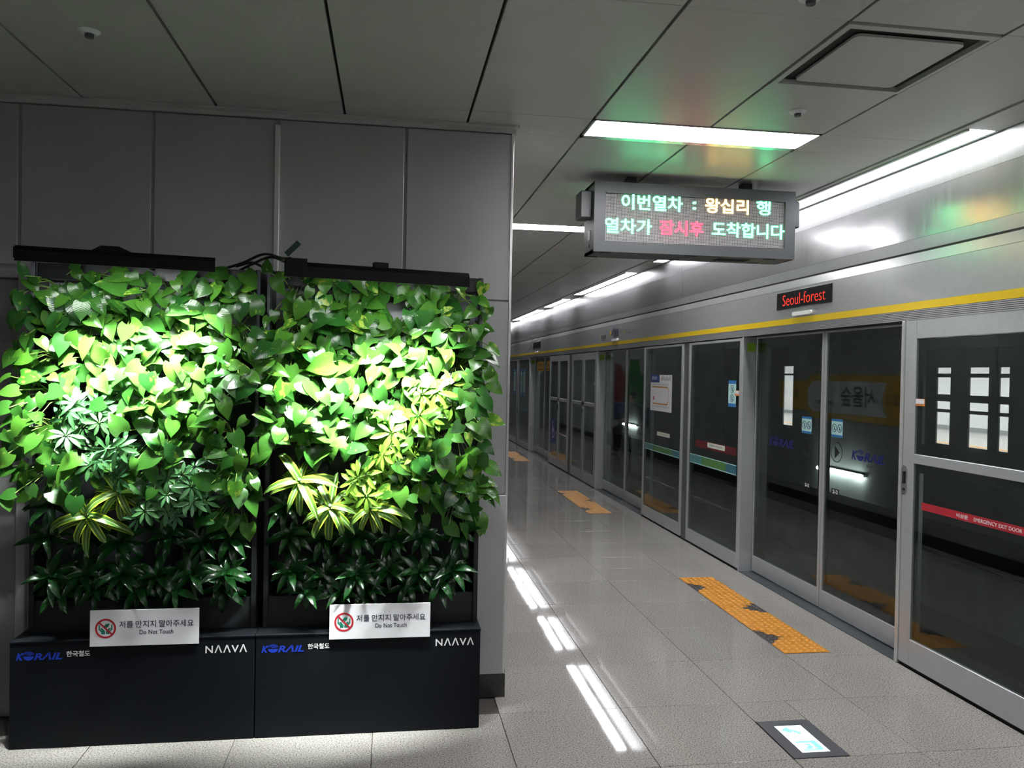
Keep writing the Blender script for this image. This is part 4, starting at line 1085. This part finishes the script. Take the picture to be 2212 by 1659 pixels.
# ------------------------------------------------------------------ living walls
UX = [(-1.572, -0.569), (-0.565, 0.436)]
WORD = ['left', 'right']
def living_wall(k):
    x0, x1 = UX[k]
    r = empty('vertical_planter', ((x0 + x1) / 2, 3.86, 0))
    tag(r, 'black living wall planter on the %s, %s' % (WORD[k], 'next to the grey door' if k == 0 else 'next to the wall corner'), 'planter', 'living wall planters')
    MB().cham(x0, x1, 3.70, 4.03, 0.0, 0.452, 0.003).build('base_box', M_PLANTER, r)
    MB().cham(x0 - 0.001, x1 + 0.001, 3.697, 4.035, 0.4525, 0.462, 0.0015).build('lid', M_PLANTER, r)
    xa, xb = x0 + 0.030, x1 - 0.006 if k else x1 - 0.014
    if k: xa = x0 + 0.014
    MB().cham(xa, xa + 0.022, 3.80, 4.02, 0.462, 2.085, 0.002).build('side_panel', M_PLFRAME, r)
    MB().cham(xb - 0.022, xb, 3.80, 4.02, 0.462, 2.085, 0.002).build('side_panel', M_PLFRAME, r)
    MB().cham(xa - 0.001, xa + 0.013, 3.796, 3.805, 1.2, 2.082, 0.001).build('grey_post', M_PLPOST, r)
    MB().cham(xb - 0.013, xb + 0.001, 3.796, 3.805, 1.2, 2.082, 0.001).build('grey_post', M_PLPOST, r)
    MB().cham(xa + 0.022, xb - 0.022, 3.806, 4.02, 2.018, 2.084, 0.003).build('top_rail', M_PLFRAME, r)
    MB().box(xa + 0.02, xb - 0.02, 3.985, 4.02, 0.462, 2.02).build('back_panel', M_PLFRAME, r)
    MB().box(xa + 0.02, xb - 0.02, 3.93, 3.985, 1.78, 2.02).build('upper_backing', M_PLBACK, r)
    MB().box(xa + 0.022, xb - 0.022, 3.815, 3.835, 0.462, 0.60).build('lower_front', M_PLFRAME, r)
    MB().box(x0 + 0.02, x1 - 0.02, 4.0, 4.03, 0.462, 0.47).build('rear_strip', M_PLFRAME, r)
    # lettering on the base
    f = F_FRONT(x0, 3.70, 0.40)
    korail(r, f, 0.118, -0.004, 0.182, M_KBLUE, h=0.031)
    text('lettering', '한국철도', f, 0.273, 0.003, 0.095, 0.0245, M_KWHITE, r, bold=0.010)
    text('lettering', 'NΛΛVΛ', f, 0.883, 0.004, 0.176, 0.034, M_KWHITE, r, bold=0.012, space=1.15)
    return r
LW = [living_wall(0), living_wall(1)]

# do-not-touch signs
def touch_sign(k, x0, x1):
    r = empty('do_not_touch_sign', ((x0 + x1) / 2, 3.695, 0.435))
    tag(r, 'white Do Not Touch sign on the %s planter base' % WORD[k], 'sign', 'do not touch signs')
    MB().cham(x0, x1, 3.688, 3.6945, 0.434, 0.590, 0.001).build('board', M_WHITE, r)
    f = F_FRONT((x0 + x1) / 2, 3.688, 0.512); W = x1 - x0
    g = lambda px: (px - 1085) / 2090 * W      # from the sign's own picture units
    q = lambda py: (500 - py) / 2090 * W
    mb = MB().ring(f, g(338), q(503), 0.0345, 0.0425, 0.0006, 40)
    a = math.radians(-45)
    c = (g(338), q(503)); ux, uy = math.cos(a), math.sin(a)
    mb.prism(f, [(c[0] - ux * .037 + uy * .0035, c[1] - uy * .037 - ux * .0035), (c[0] + ux * .037 + uy * .0035, c[1] + uy * .037 - ux * .0035), (c[0] + ux * .037 - uy * .0035, c[1] + uy * .037 + ux * .0035), (c[0] - ux * .037 - uy * .0035, c[1] - uy * .037 + ux * .0035)], 0, 0.0008)
    mb.build('red_ban_ring', M_RED, r)
    hm = MB()
    for s in (-1, 1):
        P = [(-4, -112), (-4, -60), (-14, -42), (-50, -2), (-78, 15), (-92, -5), (-60, -40), (-62, -48), (-100, -10), (-104, 45), (-108, 72), (-120, 85), (-126, 72), (-126, -22), (-74, -72), (-74, -112)]
        P = [(u * s * -1 if s > 0 else u, v) for u, v in P]
        P = [(u - 4 if s < 0 else u + 4, v) for u, v in P]
        P = [(c[0] + u / 2090 * W, c[1] + v / 2090 * W) for u, v in P]
        if s < 0: P = P[::-1]
        hm.prism(f, P, 0, 0.0005)
    L = [(-34, 22), (-28, 58), (0, 88), (44, 96), (70, 104), (68, 70), (50, 30), (10, 10), (-16, 10)][::-1]
    hm.prism(f, [(c[0] + u / 2090 * W, c[1] + v / 2090 * W) for u, v in L], 0, 0.0005)
    hm.build('green_hands_and_leaf', M_TEALG, r)
    for body, a_, b_ in (('저를', 595, 860), ('만지지', 908, 1300), ('말아주세요', 1360, 2025)):
        text('lettering', body, f, (g(a_) + g(b_)) / 2, q(430) + 0.0, g(b_) - g(a_), 0.030, M_INK, r, bold=0.004, w=0.0008)
    text('lettering', 'Do Not Touch', f, (g(985) + g(1635)) / 2, q(592), g(1635) - g(985), 0.0185, M_INK, r, bold=0.006, w=0.0008)
touch_sign(0, -1.250, -0.803)
touch_sign(1, -0.246, 0.203)

# plant lamps
def grow_lamp(k, pa, pb, label):
    pa, pb = Vector(pa), Vector(pb)
    d = (pb - pa).normalized(); w = Vector((-d.y, d.x, 0)); z = Vector((0, 0, 1)); L = (pb - pa).length
    mid = (pa + pb) / 2
    r = empty('plant_lamp', mid); tag(r, label, 'lamp', 'plant lamps')
    f3 = lambda a, b, c: mid + d * a + w * b + z * c
    def obox(name, a0, a1, b0, b1, c0, c1, m, par=r, ch=0.0):
        vs = [f3(a, b, c) for c in (c0, c1) for (a, b) in ((a0, b0), (a1, b0), (a1, b1), (a0, b1))]
        return MB().add(vs, [(3, 2, 1, 0), (4, 5, 6, 7), (0, 1, 5, 4), (1, 2, 6, 5), (2, 3, 7, 6), (3, 0, 4, 7)]).build(name, m, par)
    # bevelled housing: hexagonal section
    sec = [(-0.03, -0.034), (-0.024, -0.034), (-0.022, -0.010), (0.022, -0.010), (0.024, -0.022), (0.03, -0.022), (0.03, 0.008), (0.018, 0.026), (-0.018, 0.026), (-0.03, 0.008)]
    vs = [f3(s * L / 2, b, c) for s in (-1, 1) for b, c in sec]
    hs = MB().add(vs, [tuple(range(9, -1, -1)), tuple(range(10, 20))] + [(i, (i + 1) % 10, 10 + (i + 1) % 10, 10 + i) for i in range(10)]).build('housing', M_LAMPB, r)
    if k == 0:
        MB().add([f3(a, b, c) for b in (-0.02, 0.02) for a, c in ((-0.10, 0.024), (-0.065, 0.046), (0.0, 0.046), (0.05, 0.024))], [(0, 1, 2, 3), (7, 6, 5, 4), (0, 4, 5, 1), (1, 5, 6, 2), (2, 6, 7, 3), (3, 7, 4, 0)]).build('clamp', M_LAMPB, r)
        obox('end_cap', -L / 2 - 0.004, -L / 2, -0.028, 0.028, -0.022, 0.02, M_LAMPB)
    else:
        obox('clamp', -0.028, 0.03, -0.02, 0.02, 0.024, 0.046, M_LAMPB)
        obox('driver_box', -L / 2, -L / 2 + 0.08, -0.034, 0.034, -0.030, 0.038, M_LAMPB)
    obox('diffuser', -L / 2 + 0.03, L / 2 - 0.03, -0.014, 0.014, -0.0125, -0.0102, M_GROWL)
    # arm back to the top rail of the planter
    am = mid; end = Vector((mid.x + 0.03, 3.83, 2.07))
    MB().tube([am + Vector((0, 0, 0.02)), am + Vector((0.005, 0.03, 0.025)), end + Vector((0, -0.03, 0.005)), end], 0.010, 8).build('arm', M_LAMPB, r)
    li = bpy.data.lights.new('plant_light', 'AREA'); li.shape = 'RECTANGLE'; li.size = L * 0.9; li.size_y = 0.02
    li.energy = W_GROW; li.color = (0.96, 1.0, 0.97); li.spread = math.radians(52)
    lo = bpy.data.objects.new('plant_light', li); COL.objects.link(lo); lo.parent = r
    aim = Vector((w.x * 0.50, w.y * 0.50, -1.0)).normalized()
    zc = -aim; xc = d; yc = zc.cross(xc)
    fi = bpy.data.lights.new('plant_light_spill', 'AREA'); fi.shape = 'RECTANGLE'; fi.size = L * 0.9; fi.size_y = 0.03
    fi.energy = W_SPILL; fi.color = (0.96, 1.0, 0.97); fi.spread = math.radians(165)
    fo = bpy.data.objects.new('plant_light_spill', fi); COL.objects.link(fo); fo.parent = r
    a2 = Vector((w.x * 1.5, w.y * 1.5, -1.0)).normalized(); z2 = -a2; y2 = z2.cross(d)
    fo.matrix_local = Matrix(((d.x, y2.x, z2.x, 0), (d.y, y2.y, z2.y, 0), (d.z, y2.z, z2.z, -0.016), (0, 0, 0, 1)))
    lo.matrix_local = Matrix(((xc.x, yc.x, zc.x, 0), (xc.y, yc.y, zc.y, 0), (xc.z, yc.z, zc.z, -0.016), (0, 0, 0, 1)))
grow_lamp(0, (-1.425, 3.37, 2.068), (-0.722, 3.52, 2.068), 'black bar lamp over the left living wall')
grow_lamp(1, (-0.412, 3.30, 2.038), (0.325, 3.48, 2.038), 'black bar lamp with driver box over the right living wall')

# cables between the two units
def cable(pts, label, r=0.006):
    P = [Vector(p) for p in pts]; out = []
    for i in range(len(P) - 1):
        p0 = P[max(i - 1, 0)]; p1 = P[i]; p2 = P[i + 1]; p3 = P[min(i + 2, len(P) - 1)]
        for s in range(6):
            t = s / 6
            out.append(0.5 * ((2 * p1) + (p2 - p0) * t + (2 * p0 - 5 * p1 + 4 * p2 - p3) * t * t + (3 * p1 - p0 - 3 * p2 + p3) * t ** 3))
    out.append(P[-1])
    o = MB().tube(out, r, 7).build('cable', M_CABLE, smooth=True); tag(o, label, 'cable', 'black cables above the planters')
    return o
cb = cable([(-0.75, 3.84, 2.09), (-0.66, 3.80, 2.115), (-0.56, 3.74, 2.15), (-0.46, 3.55, 2.11), (-0.40, 3.36, 2.085)], 'black cable arching highest between the two plant lamps')
cable([(-0.68, 3.84, 2.085), (-0.62, 3.80, 2.11), (-0.53, 3.72, 2.135), (-0.43, 3.5, 2.085), (-0.395, 3.37, 2.07)], 'black cable crossing just under the highest arching cable')
cable([(-0.70, 3.86, 2.105), (-0.63, 3.86, 2.125), (-0.57, 3.86, 2.10), (-0.53, 3.86, 2.085)], 'short black cable dipping behind the gap between planters')
tg = MB().prism(FR((-0.44, 3.55, 2.125), (0.7, 0, 0.72), (-0.72, 0, 0.7)), [(0, -0.012), (0.075, -0.012), (0.075, 0.012), (0, 0.012)], 0, 0.002).build('tag', M_TAGG, cb)

# ------------------------------------------------------------------ plants
def leaf_mesh(name, L, prof, ncol, m, fold=0.25, droop=0.25, lobe=0.0, curl=0.0, wav=0.0, arc=None, seed=0):
    """grid leaf, base at the origin, tip along +Y, upper side +Z"""
    rn = random.Random(seed); mb = MB(); vs = []; fs = []
    n = len(prof); ph = rn.random() * 6
    for i, (s, w) in enumerate(prof):
        if arc:                                          # strap leaf bending along an arc of arc radians
            a = arc * s; yy = L * (math.sin(a) / arc); zz = -L * (1 - math.cos(a)) / arc
            nrm = Vector((0, math.sin(a), math.cos(a)))
        else:
            yy = L * s; zz = -droop * L * s * s; nrm = Vector((0, 0, 1))
        for c in range(ncol):
            u = -1 + 2 * c / (ncol - 1)
            x = u * w * L
            back = -lobe * L * (abs(u) ** 1.5) * max(0, 1 - s * 2.2) ** 2
            up_ = fold * abs(x) + wav * L * math.sin(ph + s * 9 + u * 2) * abs(u) - curl * L * u * u * w
            p = Vector((x, yy + back, zz)) + nrm * up_
            vs.append(p)
    for i in range(n - 1):
        for c in range(ncol - 1):
            fs.append((i * ncol + c, i * ncol + c + 1, (i + 1) * ncol + c + 1, (i + 1) * ncol + c))
    mb.add(vs, fs)
    return mb.mesh(name, m, smooth=True)
HEART = [(0.0, 0.30), (0.10, 0.395), (0.26, 0.43), (0.45, 0.385), (0.64, 0.275), (0.82, 0.135), (0.93, 0.05), (1.0, 0.004)]
STRAP = [(0.0, 0.05), (0.12, 0.075), (0.3, 0.088), (0.5, 0.085), (0.7, 0.065), (0.87, 0.032), (1.0, 0.002)]
SHORT = [(0.0, 0.05), (0.18, 0.10), (0.42, 0.125), (0.65, 0.10), (0.85, 0.05), (1.0, 0.003)]
PL = []
for v in range(6):
    rn = random.Random(v)
    PL.append(leaf_mesh('pothos_leaf', 0.10, HEART, 5, M_POTHOS, fold=0.12 + 0.22 * rn.random(), droop=0.05 + 0.4 * rn.random(), lobe=0.13, curl=0.15 * rn.random(), wav=0.012, seed=v))
PLV = []
for v in range(3):
    rn = random.Random(40 + v)
    PLV.append(leaf_mesh('pothos_leaf', 0.10, HEART, 5, M_POTHOSV, fold=0.12 + 0.2 * rn.random(), droop=0.1 + 0.3 * rn.random(), lobe=0.13, curl=0.1, wav=0.012, seed=50 + v))
DR = [leaf_mesh('dracaena_leaf', 0.13, SHORT, 3, M_DRAC, fold=0.35, arc=a, seed=7) for a in (0.9, 1.3, 1.7, 2.1)]
LE = [leaf_mesh('striped_leaf', 0.215, STRAP, 5, M_LEMON, fold=0.25, arc=a, seed=9) for a in (1.6, 2.0, 2.4, 2.8)]
def umbel(m, seed, n=8):
    rn = random.Random(seed); mb = MB()
    for k in range(n):
        a = 2 * math.pi * k / n + rn.uniform(-.12, .12); L = 0.055 * rn.uniform(0.85, 1.2); dz = rn.uniform(0.1, 0.5)
        prof = [(0.12, 0.02), (0.3, 0.10), (0.55, 0.17), (0.78, 0.14), (0.93, 0.06), (1.0, 0.005)]
        vs = []; fs = []
        for (s, w) in prof:
            for u in (-1, 0, 1):
                x = u * w * L; yy = s * L * 1.25; z = -dz * L * s * s + 0.3 * abs(x)
                vs.append((x * math.cos(a) - yy * math.sin(a), x * math.sin(a) + yy * math.cos(a), z))
        for i in range(len(prof) - 1):
            for c in range(2): fs.append((i * 3 + c, i * 3 + c + 1, (i + 1) * 3 + c + 1, (i + 1) * 3 + c))
        mb.add(vs, fs)
    return mb.mesh('umbrella_leaf', m, smooth=True)
UM = [umbel(M_SCHEFF, s) for s in range(3)]; UMY = [umbel(M_SCHEFFY, s + 5, 7) for s in range(3)]

def orient(tip, nrm):
    y = Vector(tip).normalized(); n = Vector(nrm); n = (n - y * n.dot(y))
    n = n.normalized() if n.length > 1e-5 else Vector((0, -1, 0))
    x = y.cross(n)
    return Matrix(((x.x, y.x, n.x), (x.y, y.y, n.y), (x.z, y.z, n.z)))
def put_leaf(name, me, parent, pos, tip, nrm, sc):
    o = bpy.data.objects.new(name, me); COL.objects.link(o); o.parent = parent
    o.matrix_local = Matrix.Translation(Vector(pos) - WPOS[parent.name]) @ orient(tip, nrm).to_4x4() @ Matrix.Scale(sc, 4)
    return o
R = random.Random(2024)
ORD = ['leftmost', 'second', 'third', 'fourth', 'fifth', 'sixth']
ROWN = ['top', 'second', 'third', 'fourth', 'fifth', 'sixth', 'seventh', 'eighth', 'lowest']
ROOTY = 3.88
# sheltered rows sit further back, the lit ones stand out to the lamp
def reach(z):
    if z < 1.1: return 0.14
    return 0.275 - 0.165 * max(0.0, min(1.0, (z - 1.30) / 0.65))

def stems(root, pos, ends, m=M_STEM, r=0.0022):
    mb = MB()
    for e in ends:
        a = Vector(pos); b = Vector(e); mid = (a + b) / 2 + Vector((0, -0.01, 0.025))
        mb.tube([a, mid, b], r, 4, cap=False)
    mb.build('stems', m, root, smooth=True)

def pothos(x, z, label, unit, n=15, vari=0.08, side=0, big=None, top=False):
    root = empty('pothos_plant', (x, ROOTY, z)); tag(root, label, 'plant', 'pothos plants of the living walls')
    ends = []
    for k in range(n):
        lay = R.random()
        out = 0.05 + reach(z) * (0.35 + 0.65 * lay) * R.uniform(0.75, 1.1)
        dx = R.uniform(-0.115, 0.115); dz = R.uniform(-0.105, 0.10)
        if side and R.random() < 0.25: dx = side * R.uniform(0.06, 0.15); out *= 0.75
        if top: dz = R.uniform(-0.10, 0.075)
        p = Vector((x + dx, ROOTY - out, z + dz + 0.02))
        fan = math.atan2(dx, -dz + 0.05)
        ang = R.gauss(0, 1.0) + 0.5 * (dx / 0.115)
        tipv = Vector((math.sin(ang), -0.30 + R.uniform(-0.35, 0.25), -math.cos(ang) * (1 if R.random() > 0.06 else -0.8)))
        nv = Vector((R.gauss(0, 0.40) + dx * 1.5, -0.85, 0.62 + R.gauss(0, 0.30)))
        s = R.uniform(0.52, 0.98)
        if R.random() < 0.06: s *= 1.25
        me = R.choice(PLV) if R.random() < vari else R.choice(PL)
        put_leaf('leaf', me, root, p, tipv, nv, s); ends.append(p)
    if big:
        for (p, tipv, nv, s, v) in big:
            put_leaf('leaf', PLV[0] if v else PL[1], root, p, tipv, nv, s); ends.append(Vector(p))
    stems(root, (x, ROOTY, z), ends)
    return root
def dracaena(x, z, label, n=13, s0=1.0, out=0.10):
    root = empty('dracaena_plant', (x, ROOTY, z)); tag(root, label, 'plant', 'dark dracaena plants of the living walls')
    c = Vector((x + R.uniform(-.02, .02), ROOTY - 0.03 - out * R.uniform(0.25, 0.7), z))
    for k in range(n):
        a = 2 * math.pi * (k * 0.382) + R.uniform(-.2, .2)
        el = 0.25 + 0.9 * (k / n)
        ax = Vector((0, -0.80, 0.60))       # rosette axis, out and up towards the lamp
        e1 = Vector((1, 0, 0)); e2 = ax.cross(e1)
        rad = e1 * math.cos(a) + e2 * math.sin(a)
        tipv = rad * math.cos(el) + ax * math.sin(el)
        nv = ax * math.cos(el) - rad * math.sin(el)
        put_leaf('leaf', R.choice(DR), root, c + ax * (0.012 * k / n * 3), tipv, nv, s0 * R.uniform(0.75, 1.15))
    mb = MB().tube([Vector((x, ROOTY, z)), c + Vector((0, 0.02, -0.01)), c + Vector((0, -0.02, 0.03))], 0.006, 6); mb.build('stem', M_STEM, root)
    return root
def lemon(x, z, label, n=15, s0=1.0, out=0.14):
    root = empty('striped_dracaena', (x, ROOTY, z)); tag(root, label, 'plant', 'striped dracaena plants of the living walls')
    c = Vector((x, ROOTY - 0.06 - out, z + 0.03))
    for k in range(n):
        a = 2 * math.pi * (k * 0.382) + R.uniform(-.2, .2); el = 0.05 + 1.0 * (k / n)
        ax = Vector((0, -0.85, 0.52)); e1 = Vector((1, 0, 0)); e2 = ax.cross(e1)
        rad = e1 * math.cos(a) + e2 * math.sin(a)
        put_leaf('leaf', R.choice(LE), root, c + ax * (0.05 * k / n), rad * math.cos(el) + ax * math.sin(el), ax * math.cos(el) - rad * math.sin(el), s0 * R.uniform(0.7, 1.08))
    MB().tube([Vector((x, ROOTY, z)), c + Vector((0, 0.03, -0.02)), c + ax * 0.06], 0.007, 6).build('stem', M_STEM, root)
    return root
def scheff(x, z, label, lime=False, n=13, sp=0.085):
    root = empty('umbrella_plant', (x, ROOTY, z)); tag(root, label, 'plant', 'umbrella plants of the living walls')
    ends = []
    for k in range(n):
        p = Vector((x + R.uniform(-sp, sp), ROOTY - 0.20 - R.uniform(0, 0.11), z + R.uniform(-sp, sp)))
        nv = Vector((R.gauss(0, 0.3) + (p.x - x) * 4, -0.9, 0.55 + R.gauss(0, 0.25)))
        put_leaf('leaf', R.choice(UMY if lime else UM), root, p, (R.uniform(-1, 1), 0.1, R.uniform(-1, 1)), nv, R.uniform(0.75, 1.15) * (1.15 if lime else 0.92)); ends.append(p)
    stems(root, (x, ROOTY, z), ends, r=0.002)
    return root

def pix(px, py, Y=3.70):
    """point of the picture on the plane Y"""
    d = fw + r2 * ((px - 1106) / FOC) - u2 * ((py - 829.5) / FOC)
    return Vector((0, 0, CAMH)) + d * (Y / d.y)
special = []   # (unit, kind, world x, world z)
for (u, kind, px, py) in ((0, 'scheff', 195, 900), (0, 'scheff', 250, 990), (0, 'scheff', 350, 1085), (0, 'scheff', 405, 1045),
                          (0, 'lemon', 200, 1135), (0, 'lemon', 265, 1085),
                          (1, 'schefflime', 940, 870), (1, 'schefflime', 860, 965), (1, 'schefflime', 790, 1050),
                          (1, 'lemon', 650, 1060), (1, 'lemon', 715, 1115), (1, 'lemon', 800, 1118)):
    p = pix(px, py); special.append((u, kind, p.x, p.z))
NC = 6
zrows = [1.965 - 0.158 * i for i in range(9)]
cut = {0: [6, 6, 6, 6, 6, 7], 1: [6, 6, 6, 6, 7, 7]}
cnt = {}
for u in (0, 1):
    x0, x1 = UX[u]
    for i, z in enumerate(zrows):
        for j in range(NC):
            x = x0 + 0.13 + (x1 - x0 - 0.25) * j / (NC - 1) + R.uniform(-.015, .015)
            zz = z + R.uniform(-.015, .015)
            if any(s[0] == u and abs(s[2] - x) < 0.10 and abs(s[3] - zz) < 0.09 for s in special): continue
            pos = '%s row, %s' % (ROWN[i], ORD[j] if j == 0 else (ORD[j] + ' from left' if j < NC - 1 else 'rightmost'))
            side = (-1 if j == 0 else 0) if u == 0 else (1 if j == NC - 1 else 0)
            if i < cut[u][j]:
                lb = 'heart-leaved green pothos in the %s living wall, %s' % (WORD[u], pos)
                pothos(x, zz, lb, u, n=15 if i == 0 else 23 if i < 4 else 20, vari=0.16 if u else 0.07, side=side, top=(i == 0))
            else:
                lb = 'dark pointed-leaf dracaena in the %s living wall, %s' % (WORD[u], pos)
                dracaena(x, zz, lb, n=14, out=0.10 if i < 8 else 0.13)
# hanging row at the bottom edge, over the signs
for u in (0, 1):
    x0, x1 = UX[u]
    for j in range(NC - 1):
        x = x0 + 0.19 + (x1 - x0 - 0.37) * j / (NC - 2) + R.uniform(-.02, .02)
        dracaena(x, 0.635 + R.uniform(-.02, .02), 'dark pointed-leaf dracaena just above the %s planter lid, %s' % (WORD[u], 'leftmost' if j == 0 else ORD[j] + ' from left'), n=12, out=0.12)
DESC = {'scheff': 'grey-green umbrella plant with finger-like leaves in the left living wall, ', 'schefflime': 'lime umbrella plant with finger-like leaves in the right living wall, ', 'lemon': 'striped yellow-green dracaena in the %s living wall, '}
HOW = {(0, 'scheff'): ['highest', 'second highest', 'lowest', 'nearest the middle gap'], (0, 'lemon'): ['lower one', 'upper one'], (1, 'schefflime'): ['highest', 'middle one', 'lowest'], (1, 'lemon'): ['leftmost', 'middle one', 'rightmost']}
for (u, kind, x, z) in special:
    k = cnt.get((u, kind), 0); cnt[(u, kind)] = k + 1
    lab = DESC[kind] + HOW[(u, kind)][k]
    if kind == 'lemon': lab = lab % WORD[u]
    if kind == 'lemon': lemon(x, z, lab)
    else: scheff(x, z, lab, lime=kind == 'schefflime')
